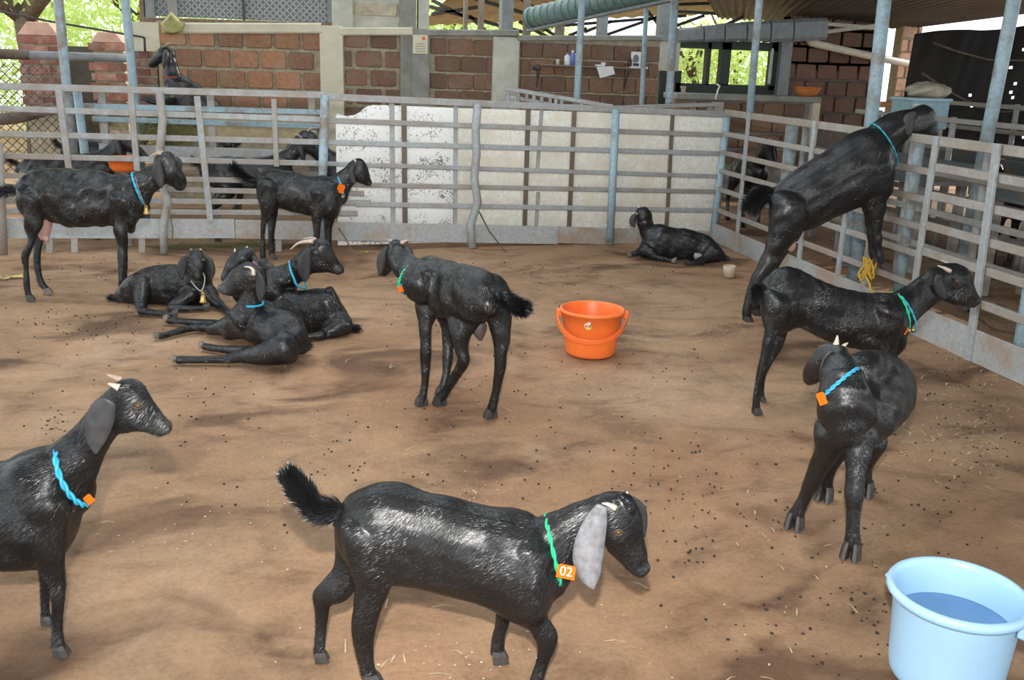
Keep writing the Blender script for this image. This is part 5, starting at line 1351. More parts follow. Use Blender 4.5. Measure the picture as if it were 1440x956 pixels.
def goat_middle():
    g = Goat('black goat seen from behind with green rope collar, beside the orange bucket', (.573, 4.2), 112, (520, 320, .29304), .006, strands=26000, hairlen=.024, hairw=.0013)
    s = .93
    torso(g, s, 1.0, [(-.33, .60, .06, .05), (-.28, .61, .115, .085), (-.2, .62, .13, .105), (-.05, .60, .14, .118), (.1, .585, .145, .115), (.22, .585, .145, .105), (.31, .585, .12, .09), (.37, .575, .08, .065)])
    g.dpx([(262, 268, 4.5, 98), (220, 238, 4.58, 78), (175, 192, 4.68, 62), (135, 140, 4.78, 52)])
    g.dpx([(138, 92, 4.78, 34), (122, 112, 4.82, 46), (104, 145, 4.88, 42), (84, 185, 4.94, 32), (68, 215, 4.98, 22)])
    def dl(pts): C, A, B = g.dpx(pts); g.foot(C, A, B)
    dl([(565, 300, 4.36, 100), (592, 360, 4.36, 95), (618, 440, 4.34, 64), (628, 515, 4.33, 42), (628, 590, 4.33, 31), (625, 680, 4.33, 29), (608, 780, 4.34, 20), (592, 850, 4.35, 21), (582, 890, 4.36, 24)])
    dl([(490, 310, 4.46, 110), (480, 370, 4.44, 118), (452, 450, 4.4, 78), (438, 530, 4.37, 46), (440, 595, 4.36, 35), (450, 650, 4.36, 30), (410, 725, 4.42, 23), (368, 795, 4.48, 22), (338, 835, 4.5, 25)])
    dl([(305, 290, 4.6, 72), (285, 375, 4.54, 64), (270, 470, 4.5, 37), (270, 560, 4.49, 28), (268, 650, 4.49, 25), (265, 750, 4.49, 18), (256, 815, 4.49, 20), (250, 842, 4.49, 23)])
    dl([(375, 310, 4.68, 80), (370, 400, 4.7, 60), (372, 490, 4.7, 32), (374, 560, 4.7, 27), (374, 640, 4.68, 25), (366, 720, 4.66, 18), (352, 780, 4.64, 20), (345, 800, 4.63, 22)])
    g.tail([g.D(635, 325, 4.27), g.D(680, 360, 4.22), g.D(715, 380, 4.19), g.D(745, 388, 4.17)], [.036, .036, .032, .018], 1500, .03)
    g.finish(14); g.brush()
    f = lambda dd: (lambda x, y: g.D(x, y, dd))
    g.ear([(88, 92, 10), (68, 125, 24), (55, 170, 24), (48, 232, 5)], f(4.82), cup=.4)
    g.ear([(165, 95, 10), (188, 120, 20), (205, 160, 5)], f(4.82), cup=.4)
    g.horn([(150, 75), (168, 66), (186, 58)], f(4.78), .012, M_HORNPINK); g.horn([(112, 72), (100, 62), (86, 60)], f(4.8), .012, M_HORNPINK)
    g.eye(g.D(88, 140, 4.84), -(RM @ np.array([1, 0, .4])), .009)
    c = g.D(196, 238, 4.63); A = (g.D(230, 172, 4.63) - g.D(158, 306, 4.6)) / 2 * 1.04; Bv = FWD * .108 + (RM @ np.array([1, 0, 0])) * .03
    for r_, mt, dx in ((.0075, M_GREEN, 0), (.005, M_BLUE, .012)):
        g.rope([c + (RM @ np.array([dx, dx, 0])) + A * math.cos(x) + Bv * math.sin(x) for x in np.linspace(0, 2 * math.pi, 96, endpoint=False)], r_, mt)
    g.tagplate(g.D(157, 293, 4.53), CAM - c, .04, .03, .2)
    empty_mesh_sphere('bell', g.D(184, 328, 4.55), .011, M_BRASS, g.root)
    m = MB(); V, F = sweep([g.D(525, 470, 4.4), g.D(525, 505, 4.4), g.D(530, 535, 4.4)], [g.h * .035, g.h * .03, g.h * .012], [g.l * .035, g.l * .03, g.l * .012]); m.add(V, F); m.build('udder', simple('grey_pink_skin', (.09, .07, .068), .6), g.root, smooth=True)
goat_middle()

def goat_facing():
    g = Goat('stout black goat facing the camera with its head turned back and a blue collar', (1.84, 2.93), 231, (1090, 460, .35593), .006, strands=32000, hairlen=.022, hairw=.0011)
    g.dpx([(272, 405, 3.28, 75), (305, 350, 3.36, 132), (342, 302, 3.48, 156), (372, 265, 3.62, 162), (400, 245, 3.78, 150), (415, 235, 3.9, 118), (418, 235, 3.98, 70)])
    g.dpx([(330, 190, 3.42, 80), (370, 165, 3.52, 75), (400, 170, 3.65, 70)])
    def dl(pts): C, A, B = g.dpx(pts); g.foot(C, A, B, None, True, 1.15)
    dl([(222, 415, 3.32, 72), (205, 490, 3.33, 50), (170, 565, 3.36, 38), (148, 620, 3.38, 36), (115, 690, 3.4, 26), (88, 748, 3.41, 27), (78, 765, 3.42, 32)])
    dl([(325, 425, 3.30, 72), (325, 510, 3.27, 48), (318, 595, 3.25, 36), (312, 660, 3.24, 38), (308, 740, 3.23, 27), (305, 830, 3.22, 28), (302, 872, 3.22, 34)])
    dl([(250, 450, 3.6, 70), (218, 540, 3.62, 38), (205, 600, 3.64, 27), (196, 655, 3.65, 26)])
    dl([(360, 450, 3.65, 80), (350, 560, 3.68, 36), (352, 610, 3.69, 27), (356, 645, 3.7, 25)])
    # neck bends back over its right side, head looks away to the left
    g.dpx([(292, 335, 3.3, 108), (278, 262, 3.28, 96), (262, 195, 3.31, 82), (246, 138, 3.37, 60)])
    g.dpx([(266, 108, 3.37, 42), (226, 112, 3.41, 54), (192, 138, 3.44, 50), (164, 170, 3.47, 40), (142, 198, 3.49, 29), (130, 212, 3.5, 22)])
    g.tail([g.D(418, 200, 3.98), g.D(425, 150, 4.05)], [.03, .012], 200, .03)
    g.finish(14); g.brush()
    f = lambda dd: (lambda x, y: g.D(x, y, dd))
    g.ear([(228, 92, 7), (212, 112, 14), (198, 145, 17), (186, 180, 12), (180, 204, 4)], f(3.35), cup=.3)
    g.ear([(262, 95, 8), (282, 125, 20), (290, 165, 4)], f(3.47))
    g.horn([(240, 72), (244, 52), (246, 32)], f(3.4), .0115)
    g.horn([(262, 84), (276, 70), (288, 62)], f(3.45), .0095)
    g.eye(g.D(176, 138, 3.40), -FWD - (RM @ np.array([.5, .3, 0])), .008)
    c = g.D(254, 224, 3.27); A = (g.D(322, 168, 3.30) - g.D(186, 275, 3.25)) / 2 * 1.02; Bv = -FWD * .094 + (RM @ np.array([-.016, -.024, 0]))
    g.rope([c + A * math.cos(x) + Bv * math.sin(x) for x in np.linspace(0, 2 * math.pi, 96, endpoint=False)], .006, M_BLUE)
    g.tagplate(g.D(184, 282, 3.2), CAM - c, .026, .04, .5)
goat_facing()

# ---------------------------------------------------------------- lying goats
def goat_lying_bell():
    g = Goat('black goat lying with brass bell, face towards the camera', (-.95, 6.25), 0, (150, 330, .19868), .008, strands=13000, hairlen=.022, hairw=.0017); g.lump = 1.6; g.zlump = .02
    d = 6.18
    g.pairs_d([(52, 420, 58, 480), (110, 342, 112, 500), (200, 262, 200, 512), (300, 226, 300, 515), (400, 208, 400, 520), (500, 212, 500, 522), (600, 235, 600, 522), (690, 285, 690, 515), (745, 350, 745, 495)], d, .85)
    g.dpx([(640, 340, d - .02, 110), (650, 260, d - .06, 88), (640, 185, d - .10, 72)])
    g.dpx([(632, 150, d - .10, 52), (630, 175, d - .15, 60), (632, 215, d - .20, 52), (640, 262, d - .24, 38), (645, 295, d - .25, 30)])
    g.muzzle(g.D(643, 288, d - .24), .029, -FWD)
    g.dpx([(250, 330, 6.1, 85), (252, 400, 6.07, 62), (245, 480, 6.04, 48), (250, 535, 6.0, 30)])
    g.gleg([(240, 535, .03, 30), (330, 552, .025, 22), (420, 562, .022, 20), (470, 562, .02, 22)])
    g.dpx([(600, 420, 6.1, 70), (530, 465, 6.06, 48), (470, 498, 6.03, 38), (450, 512, 6.01, 30)])
    g.gleg([(450, 515, .03, 28), (560, 520, .025, 24), (640, 520, .022, 20), (690, 518, .02, 22)])
    g.dpx([(720, 410, 6.12, 60), (765, 465, 6.08, 42), (820, 508, 6.03, 28)])
    g.gleg([(820, 510, .03, 28), (860, 545, .025, 24), (880, 558, .02, 22)])
    g.pale = [(g.D(605, 150, d - .2), .02, .5), (g.D(645, 300, d - .27), .03, .5)]
    g.tail([g.D(80, 440, d), g.D(45, 460, d)], [.03, .02], 300, .04)
    g.finish(); g.brush()
    f = lambda dd: (lambda x, y: g.D(x, y, dd))
    g.ear([(575, 145, 12), (545, 190, 32), (530, 250, 36), (540, 318, 6)], f(d - .2))
    g.ear([(690, 145, 12), (722, 190, 30), (738, 260, 32), (740, 320, 6)], f(d - .17))
    for sx in (-1, 1):
        g.horn([(632 + sx * 22, 118), (632 + sx * 30, 104), (632 + sx * 44, 108)], f(d - .1), .009)
        g.eye(g.D(632 + sx * 52, 178, d - .19), -FWD + (RM @ np.array([1, 0, 0])) * sx, .009)
    P = [g.D(600, 330, d - .14), g.D(640, 380, d - .19), g.D(672, 395, d - .2), g.D(692, 340, d - .19), g.D(690, 285, d - .16), g.D(650, 240, d + .02)]
    g.rope(catmull(P + [P[0]], 10)[:-1], .004, simple('pale_cord', (.42, .46, .46), .7), twist=14)
    g.bell(g.D(684, 478, d - .23), .024)
    m = MB(); m.tube([g.D(672, 392, d - .2), g.D(684, 420, d - .23)], .006, 6); m.build('bell_cord', M_BRASS, g.root)
goat_lying_bell()

ZB = (300, 320, .20913)
def goat_lying_back():
    g = Goat('black goat lying with head turned right, pale back-swept horn and blue collar', (.02, 5.6), 180, ZB, .008, strands=14000, hairlen=.022, hairw=.0016); g.lump = 1.6; g.zlump = .02
    d = 5.66
    g.pairs_d([(355, 375, 350, 560), (420, 400, 420, 660), (520, 415, 520, 720), (640, 412, 640, 742), (740, 410, 745, 744), (805, 420, 825, 738), (870, 520, 885, 730), (935, 640, 935, 722)], d, .8)
    g.pairs_d([(770, 400, 800, 470), (800, 396, 840, 520), (850, 480, 870, 620)], d - .04, .8)
    g.dpx([(400, 420, d, 120), (440, 340, d + .02, 92), (530, 320, d + .02, 84), (600, 260, d, 76), (650, 210, d - .02, 80)])
    g.pairs_d([(648, 105, 672, 308), (725, 76, 718, 306), (788, 120, 765, 302), (830, 200, 805, 308), (861, 262, 845, 310)], d - .03, .6)
    g.muzzle(g.D(842, 278, d - .03), .032, -g.h)
    g.dpx([(860, 640, 5.6, 90), (800, 690, 5.55, 60), (720, 718, 5.52, 38)])
    g.gleg([(730, 720, .03, 34), (660, 730, .025, 24), (600, 735, .022, 22)])
    g.dpx([(380, 560, 5.62, 90), (350, 640, 5.6, 60), (345, 690, 5.58, 40)])
    g.pale = [(g.D(845, 285, d - .1), .05, .9)]
    g.tail([g.D(930, 660, d), g.D(965, 690, d)], [.03, .02], 300, .03)
    g.finish(); g.brush()
    f = lambda dd: (lambda x, y: g.D(x, y, dd))
    g.ear([(645, 140, 14), (622, 200, 40), (612, 270, 46), (618, 330, 30), (622, 362, 5)], f(d - .12))
    g.ear([(760, 110, 10), (775, 150, 16), (780, 200, 5)], f(d + .06))
    g.horn([(672, 92), (620, 94), (565, 108), (518, 148)], f(d - .07), .0135, simple('pale_pink_horn', (.55, .43, .34), .5, var=.2, scale=60))
    g.horn([(690, 82), (650, 70), (600, 78)], f(d + .03), .012, M_HORNPINK)
    g.eye(g.D(690, 168, d - .105), -FWD, .0095)
    P = [g.D(512, 232, d + .0), g.D(522, 290, d - .075), g.D(545, 350, d - .1), g.D(560, 385, d - .1), g.D(602, 408, d - .05), g.D(625, 395, d + .03), g.D(590, 300, d + .12), g.D(540, 235, d + .09)]
    g.rope(catmull(P + [P[0]], 10)[:-1], .0065, M_BLUE, twist=14)
goat_lying_back()

def goat_lying_front():
    g = Goat('black goat lying nearest of the group, legs stretched left, flat blue collar', (-.2, 5.2), 165, ZB, .007, strands=18000, hairlen=.022, hairw=.0015); g.lump = 1.6; g.zlump = .02
    d = 5.2
    g.gpx([(110, 690, .06, 70), (190, 650, .11, 100), (300, 655, .14, 128), (410, 690, .14, 152), (500, 725, .135, 150), (560, 770, .11, 112), (600, 790, .09, 70)])
    g.dpx([(210, 610, d, 100), (245, 520, d, 78), (262, 440, d + .0, 70), (262, 370, d - .01, 72)])
    g.pairs_d([(300, 262, 315, 420), (230, 232, 255, 450), (140, 275, 172, 455), (78, 340, 100, 452), (42, 382, 52, 432)], d - .02, .62)
    g.muzzle(g.D(66, 408, d - .02), .032)
    off = -(300 - 150) ; q = lambda x, y: ((150 + x * .19868 - 300) / .20913, (330 + y * .19868 - 320) / .20913)
    def gl(pts, **k): g.gleg([(*q(x, y), z, r) for x, y, z, r in pts], size=.72, **k)
    g.gpx([(480, 800, .12, 120), (340, 850, .08, 78), (210, 860, .055, 52), (100, 880, .035, 34)])
    gl([(870, 880, .035, 30), (760, 882, .03, 27), (600, 885, .027, 24), (500, 886, .025, 28)], hoofmat=M_HOOFPALE)
    gl([(1050, 838, .07, 46), (960, 826, .05, 38), (880, 815, .04, 32), (800, 808, .03, 26), (720, 795, .025, 26), (690, 790, .025, 26)], hoofmat=M_HOOFPALE)
    g.gpx([(150, 650, .1, 85), (60, 670, .07, 55), (-20, 685, .04, 36)])
    gl([(880, 665, .05, 34), (780, 665, .04, 30), (640, 655, .03, 27), (520, 680, .025, 23), (420, 708, .022, 23), (365, 716, .022, 27)], hoofmat=M_HOOFPALE)
    gl([(840, 640, .07, 34), (730, 630, .05, 30), (620, 620, .035, 25), (500, 610, .03, 23), (440, 605, .028, 27)], hoofmat=M_HOOFPALE)
    g.pale = [(g.D(52, 405, d - .05), .055, .8), (g.D(160, 315, d - .1), .03, .7)]
    g.tail([g.gpx.__self__.D(600, 800, d - .05), g.D(640, 790, d)], [.025, .015], 200, .03)
    g.finish(); g.brush()
    f = lambda dd: (lambda x, y: g.D(x, y, dd))
    g.ear([(292, 290, 12), (315, 350, 30), (320, 430, 34), (312, 500, 6)], f(d - .09))
    g.ear([(268, 225, 8), (285, 255, 14), (300, 290, 5)], f(d + .05), simple('pink_inner_ear', (.28, .16, .14), .6, var=.3))
    g.horn([(272, 318), (268, 288), (245, 268), (208, 262)], f(d - .06), .0135, simple('cream_horn', (.62, .55, .44), .45, var=.15, scale=60))
    g.eye(g.D(165, 318, d - .105), -FWD, .009)
    P = [g.D(205, 525, d - .03), g.D(262, 531, d - .085), g.D(322, 522, d - .03), g.D(330, 500, d + .06), g.D(262, 480, d + .1), g.D(205, 495, d + .06)]
    g.rope(catmull(P + [P[0]], 10)[:-1], .0065, M_BLUE, twist=14)
goat_lying_front()

def goat_lying_hidden():
    g = Goat('black goat with two short horns lying hidden behind the lying group', (-.35, 5.95), 190, ZB, .009, strands=6000, hairlen=.022, hairw=.0018); g.lump = 1.6; g.zlump = .02
    d = 5.86
    g.dpx([(200, 420, d + .2, 100), (300, 420, d + .2, 140), (400, 420, d + .18, 150), (480, 440, d + .18, 110)])
    g.dpx([(330, 340, d + .15, 110), (260, 290, d + .04, 85), (225, 230, d, 74)])
    g.dpx([(240, 190, d - .02, 60), (200, 205, d - .04, 74), (150, 250, d - .06, 62), (105, 310, d - .08, 46), (80, 345, d - .09, 34)])
    g.tail([g.D(500, 450, d + .2), g.D(530, 470, d + .2)], [.025, .015], 100, .03)
    g.finish(); g.brush()
    f = lambda dd: (lambda x, y: g.D(x, y, dd))
    g.horn([(152, 172), (146, 155), (145, 138)], f(d - .06), .012); g.horn([(215, 160), (224, 142), (228, 124)], f(d - .04), .013)
    g.ear([(262, 190, 12), (290, 240, 26), (300, 300, 5)], f(d - .07))
    g.eye(g.D(160, 235, d - .1), -FWD, .009)
goat_lying_hidden()

def goat_lying_corner():
    g = Goat('black goat lying alone in the far right corner by the white board', (2.95, 7.75), 172, (880, 280, .12549), .009, strands=11000, hairlen=.022, hairw=.0022); g.lump = 1.6; g.zlump = .02
    d = 8.2
    g.pairs_d([(175, 470, 195, 640), (240, 340, 235, 665), (350, 272, 345, 695), (480, 300, 480, 705), (620, 326, 620, 710), (770, 352, 770, 716), (900, 402, 900, 732), (1010, 480, 1010, 736), (1085, 570, 1085, 736), (1125, 640, 1125, 725)], d, .75)
    g.dpx([(290, 410, d, 110), (235, 330, d, 85), (205, 250, d - .02, 78)])
    g.dpx([(150, 150, d - .02, 62), (185, 165, d - .02, 88), (230, 205, d, 78), (262, 255, d + .02, 55), (278, 290, d + .03, 36)])
    g.dpx([(220, 560, 8.12, 75), (150, 590, 8.09, 45), (95, 608, 8.06, 30)]); g.gleg([(95, 605, .03, 28), (75, 612, .025, 26), (58, 618, .022, 26)], M_HOOFPALE, .75)
    g.dpx([(280, 600, 8.1, 70), (350, 650, 8.08, 40), (440, 668, 8.06, 28)]); g.gleg([(440, 668, .03, 26), (490, 682, .022, 24), (530, 690, .02, 24)], M_HOOFPALE)
    g.dpx([(960, 600, 8.12, 110), (880, 670, 8.06, 60), (800, 700, 8.02, 36)]); g.gleg([(860, 700, .03, 34), (760, 712, .025, 26), (700, 716, .022, 26)])
    g.tail([g.D(1110, 640, d), g.D(1140, 690, d)], [.03, .02], 200, .03)
    g.finish(); g.brush()
    f = lambda dd: (lambda x, y: g.D(x, y, dd))
    g.ear([(115, 165, 14), (85, 210, 36), (80, 265, 38), (105, 312, 8)], f(d - .1))
    g.horn([(125, 165), (112, 166), (104, 160)], f(d - .09), .012); g.horn([(150, 90), (140, 78), (128, 74)], f(d), .011)
    g.eye(g.D(200, 165, d - .09), -FWD, .009)
    m = MB(); V, F = sweep([g.D(790, 640, d - .13), g.D(840, 655, d - .13), g.D(900, 660, d - .1)], [Z1 * .03, Z1 * .035, Z1 * .015], [FWD * .03, FWD * .03, FWD * .015]); m.add(V, F); m.build('udder', simple('pale_skin', (.3, .27, .25), .6), g.root, smooth=True)
goat_lying_corner()

# ---------------------------------------------------------------- goats beyond the fences (simple standing pose)
def goat_far(xy, deg, label, s=1.0, neck=.0, z0=0.0, rear=False, collar=None, blaze=False):
    g = Goat(label, xy, deg, voxel=.011, group='goats beyond the fences', strands=3500, hairlen=.026, hairw=.0026)
    if not rear:
        torso(g, s)
        hn = .12 * neck
        g.local([(.26 * s, 0, .63 * s, .11 * s, .08 * s), (.38 * s, 0, (.70 + hn * .5) * s, .075 * s, .058 * s), (.46 * s, 0, (.77 + hn) * s, .06 * s, .052 * s)])
        hz = (.79 + hn) * s
        g.local([(.44 * s, 0, hz, .055 * s, .05 * s), (.51 * s, 0, hz + .005, .07 * s, .058 * s), (.59 * s, 0, hz - .05 * s, .055 * s, .046 * s), (.66 * s, 0, hz - .11 * s, .038 * s, .034 * s), (.69 * s, 0, hz - .135 * s, .028 * s, .028 * s)])
        for sd in (-1, 1): hind(g, sd, (-.27 * s, sd * .085 * s), s); fore(g, sd, (.22 * s, sd * .085 * s), s)
        g.tail([g.L(-.33 * s, 0, .63 * s), g.L(-.40 * s, 0, .65 * s), g.L(-.44 * s, 0, .70 * s)], [.028, .03, .014], 250, .04)
        hc = (.5 * s, hz)
    else:
        # standing on its hind legs, front hooves on the manger
        T = [(-.42, .66, .08, .06), (-.35, .71, .13, .10), (-.22, .80, .16, .13), (-.06, .95, .165, .13), (.06, 1.07, .14, .10), (.13, 1.16, .10, .08)]
        g.local([(a * s, 0, z * s, rz * s, ry * s) for a, z, rz, ry in T])
        g.local([(.13 * s, 0, 1.12 * s, .10 * s, .08 * s), (.16 * s, 0, 1.26 * s, .07 * s, .06 * s), (.17 * s, 0, 1.36 * s, .06 * s, .052 * s)])
        g.local([(.14 * s, 0, 1.40 * s, .05 * s, .05 * s), (.20 * s, 0, 1.41 * s, .066 * s, .056 * s), (.27 * s, 0, 1.36 * s, .05 * s, .045 * s), (.33 * s, 0, 1.30 * s, .034 * s, .032 * s)])
        for sd in (-1, 1):
            g.lleg([(-.33 * s, sd * .055, .68 * s, .11 * s, .07 * s), (-.29 * s, sd * .09, .5 * s, .07 * s, .05 * s), (-.42 * s, sd * .085, .28 * s, .03 * s), (-.39 * s, sd * .085, .1, .02 * s), (-.38 * s, sd * .085, .04, .023 * s)])
            C, A, B = g.local([(.14 * s, sd * .07, 1.06 * s, .08 * s, .05 * s), (.22 * s, sd * .085, .96 * s, .04 * s), (.3 * s, sd * .08, .98 * s, .026 * s), (.37 * s, sd * .08, .99 * s, .022 * s)]); g.foot(C, A, B, None, False)
        g.tail([g.L(-.44 * s, 0, .68 * s), g.L(-.51 * s, 0, .67 * s)], [.028, .015], 150, .04)
        hz = 1.41 * s; hc = (.2 * s, hz)
    if blaze: g.pale = [(g.L(hc[0] + .05, -.05 * s, hz + .01), .04, 1.0)]
    g.finish(4); g.brush()
    a0 = hc[0]
    for sd in (-1, 1):
        P = catmull([g.L(a0 - .02, sd * .05 * s, hz + .03 * s), g.L(a0 - .03, sd * .085 * s, hz - .01), g.L(a0 - .02, sd * .1 * s, hz - .07 * s), g.L(a0, sd * .1 * s, hz - .14 * s)], 4); n = len(P); w = np.interp(np.linspace(0, 1, n), [0, .35, .7, 1], [.012, .03, .03, .004]); m = MB(); V = []
        for i in range(n): V += [P[i] - g.h * w[i], P[i] + g.l * sd * .008, P[i] + g.h * w[i], P[i] - g.l * sd * .004]
        m.add(V, [(4 * i + a, 4 * i + (a + 1) % 4, 4 * i + 4 + (a + 1) % 4, 4 * i + 4 + a) for i in range(n - 1) for a in range(4)]); m.build('ear', M_EAR, g.root, smooth=True)
        p = g.L(a0 - .01, sd * .03, hz + .055 * s); m = MB(); m.tube([p, p - g.h * .03 + Z1 * .03, p - g.h * .08 + Z1 * .035], [.012, .009, .002], 8); m.build('horn', M_HORNPINK, g.root, smooth=True)
        g.eye(g.L(a0 + .04, sd * .055 * s, hz + .01), g.l * sd, .009)
    if collar is not None:
        if rear: c, A, B = g.L(.15 * s, 0, 1.2 * s), g.h * .088 * s, g.l * .078 * s
        else: c, A, B = g.L(.35 * s, 0, (.685 + .04 * neck) * s), nrm(Z1 - g.h * .3) * .09 * s, g.l * .068 * s
        g.rope([c + A * math.cos(x) + B * math.sin(x) for x in np.linspace(0, 2 * math.pi, 80, endpoint=False)], .006, collar)
    return g
p = onY(95, 232, 8.75); goat_far((p[0] - .03, 8.72), 2, 'black goat with pale blaze behind the fence over the doe', .98, .3, blaze=True)
p = onY(120, 180, 9.6); goat_far((p[0], 10.25), 8, 'black goat standing further back behind the blazed goat', 1.0, .8)
p = onY(225, 140, 9.9); goat_far((p[0] + .22, 10.4), 172, 'black goat reared on its hind legs at the end of the block wall', 1.1, rear=True, collar=simple('red_rope', (.5, .06, .03), .6))
p = onY(352, 235, 8.6); goat_far((p[0] - .05, 8.62), 6, 'black goat behind the left fence panel, level with the standing goat', 1.0, .25)
p = onY(455, 190, 8.9); goat_far((p[0] + .35, 8.86), 175, 'black goat with blue collar behind the fence post, mostly hidden', 1.0, .6, collar=M_BLUE)
p = onX(1040, 215, 4.15); goat_far((4.4, p[1] + .3), 265, 'black goat peering through the corner of the side fence', 1.0, .4)
goat_far((5.8, 7.0), 95, 'black goat inside the stalls behind the thick stub post', 1.0, .2)
goat_far((5.85, 5.0), 85, 'black goat inside the stalls behind the nearest side fence', 1.05, .1)
goat_far((7.2, 6.6), 100, 'black goat deep in the stalls under the lean-to', 1.0, .1)

# ================================================================== BUCKETS
def orange_bucket():
    c = gnd(833, 500); c = np.array([c[0], c[1] + .05, 0]); R = .172; Hh = .262
    e = empty('bucket', c); tag(e, 'orange plastic bucket with hanging handle and small sticker', 'bucket')
    m = MB(); prof = [(0, .006), (.118, .006), (.128, .0), (.138, .012), (.142, .03), (.160, Hh * .62), (.163, Hh * .64), (R, Hh * .93), (R + .011, Hh * .935), (R + .013, Hh * .97), (R + .006, Hh), (R - .004, Hh), (R - .008, Hh * .96), (.155, Hh * .6), (.136, .03), (.12, .014), (0, .014)]
    m.lathe(prof, c, 48); m.build('body', M_ORANGE, e, smooth=True)
    # rim lugs and the bail handle hanging in front
    right = nrm((RM @ np.array([1, 0, 0])) * [1, 1, 0]); tocam = nrm((CAM - c) * [1, 1, 0])
    for sd in (-1, 1):
        p = c + right * sd * (R + .012) + Z1 * Hh * .88; m = MB(); m.bar(p - right * sd * .012, p + right * sd * .018, .035, .045); m.build('lug', M_ORANGE, e, bevel=.004)
    P = []
    for t in np.linspace(0, math.pi, 41):
        x = math.cos(t); drop = math.sin(t)
        q = c + right * x * (R + .022) * (1 if abs(x) > .0 else 1) + tocam * ((R + .016) * drop) + Z1 * (Hh * .88 - .115 * drop ** .9)
        P.append(q)
    m = MB(); V = []
    for i, q in enumerate(P):
        t = nrm(P[min(i + 1, 40)] - P[max(i - 1, 0)]); o = nrm((q - c) * [1, 1, 0]); b_ = np.cross(t, o)
        V += [q + o * .006 + b_ * .014, q + o * .006 - b_ * .014, q - o * .004 - b_ * .014, q - o * .004 + b_ * .014]
    m.add(V, [(4 * i + a, 4 * i + (a + 1) % 4, 4 * i + 4 + (a + 1) % 4, 4 * i + 4 + a) for i in range(40) for a in range(4)] + [(3, 2, 1, 0), (160, 161, 162, 163)])
    m.build('handle', simple('orange_handle', (.86, .16, .03), .4, var=.05), e, bevel=.003)
    # sticker: white, red, yellow and dark flecks, wrapped on the body
    def patch(u0, v0, w, h, mat, lift, shape):
        m = MB(); V = []
        for a, b_ in shape:
            ang = (u0 + a * w) / .168; z = v0 + b_ * h; r = .1605 + (z - Hh * .62) / (Hh * .31) * .0105 + .0016 + lift
            d = tocam * math.cos(ang) + right * math.sin(ang); V.append(c + d * r + Z1 * z)
        m.add(V, [tuple(range(len(V)))]); return m.build('sticker_print', mat, e)
    rd = [(math.cos(x) * .5, math.sin(x) * .5) for x in np.linspace(0, 2 * math.pi, 14, endpoint=False)]
    patch(-.018, .192, .036, .026, simple('st_yellow', (.85, .62, .1), .4), .0000, rd); patch(-.028, .204, .026, .03, simple('st_pink', (.8, .55, .5), .4), .0004, rd)
    patch(-.014, .216, .018, .02, simple('st_white', (.8, .8, .82), .4), .0007, rd); patch(-.012, .198, .010, .016, simple('st_dark', (.12, .25, .28), .4), .0009, rd); patch(-.03, .200, .012, .012, simple('st_red', (.7, .1, .08), .4), .0009, rd)
orange_bucket()

def blue_bucket():
    c = gnd(1350, 985); Hh = .268; c = np.array([c[0] + .02, c[1] + .10, 0]); K = .89
    e = empty('bucket', c); tag(e, 'pale blue plastic bucket half full of water at the lower right', 'bucket')
    m = MB(); prof = [(0, .006), (.135, .006), (.148, 0), (.158, .014), (.163, .04), (.176, Hh * .86), (.179, Hh * .88), (.190, Hh * .885), (.199, Hh * .92), (.2, Hh * .96), (.194, Hh * .995), (.186, Hh), (.179, Hh * .985), (.174, Hh * .93), (.156, .04), (.14, .016), (0, .016)]
    prof = [(r * K, z) for r, z in prof]
    m.lathe(prof, c, 64); o = m.build('body', M_BLUEPL, e, smooth=True)
    m = MB(); r0 = .1665 * K; z0 = Hh * .62
    m.lathe([(0, z0), (r0 * .5, z0), (r0 * .97, z0 + .0005), (r0, z0 + .002), (r0, z0 - .004), (0, z0 - .004)], c, 64)
    w, nt, b = nodes_of('murky_water'); n = N(nt, 'ShaderNodeTexNoise', Scale=9.0, Detail=3.0); nt.links.new(coords(nt), n.inputs['Vector'])
    nt.links.new(ramp(nt, n.outputs['Fac'], [(.3, (.13, .28, .52)), (.7, (.17, .33, .58))]), b.inputs['Base Color']); b.inputs['Roughness'].default_value = .06; bump(nt, b, n.outputs['Fac'], .04, .004)
    m.build('water', w, e, smooth=True)
    right = nrm((RM @ np.array([1, 0, 0])) * [1, 1, 0]); tocam = nrm((CAM - c) * [1, 1, 0])
    ax = nrm(right * .8 + tocam * .6)
    for sd in (-1, 1):
        p = c + ax * sd * .2 * K + Z1 * Hh * .84; m = MB(); m.bar(p - ax * sd * .02, p + ax * sd * .006, .04, .045); m.build('lug', M_BLUEPL, e, bevel=.005)
    back = nrm(np.cross(Z1, ax)); back = back if back @ tocam < 0 else -back
    P = [c + ax * math.cos(t) * .212 * K + back * .212 * K * math.sin(t) + Z1 * (Hh * .84 - .1 * math.sin(t)) for t in np.linspace(0, math.pi, 36)]
    m = MB(); m.tube(P, .0065, 8); m.build('handle', M_BLUEPL, e, smooth=True)
blue_bucket()

# ================================================================== SMALL THINGS
p = gnd(1025, 389)
m = MB(); m.lathe([(0, 0), (.045, 0), (.05, .06), (.052, .085), (.045, .09), (.04, .088), (.038, .03), (0, .025)], p, 20); tag(m.build('clay_cup', simple('cream_clay', (.50, .40, .29), .8, var=.15), smooth=True), 'small cream clay cup on the ground near the fence corner', 'cup')
# orange bowl behind left fence
p = onY(175, 240, 8.32); m = MB(); m.lathe([(0, 0), (.09, 0), (.11, .03), (.13, .1), (.138, .1), (.138, .112), (.125, .112), (.105, .04), (0, .03)], (p[0], p[1], p[2]), 24)
m.lathe([(.03, -p[2]), (.03, 0), (0, 0)], (p[0], p[1], p[2]), 10, mi=1); tag(m.build('feed_pan', [M_ORANGE, M_FENCE2], smooth=True), 'orange feed pan on a peg behind the doe head', 'pan')
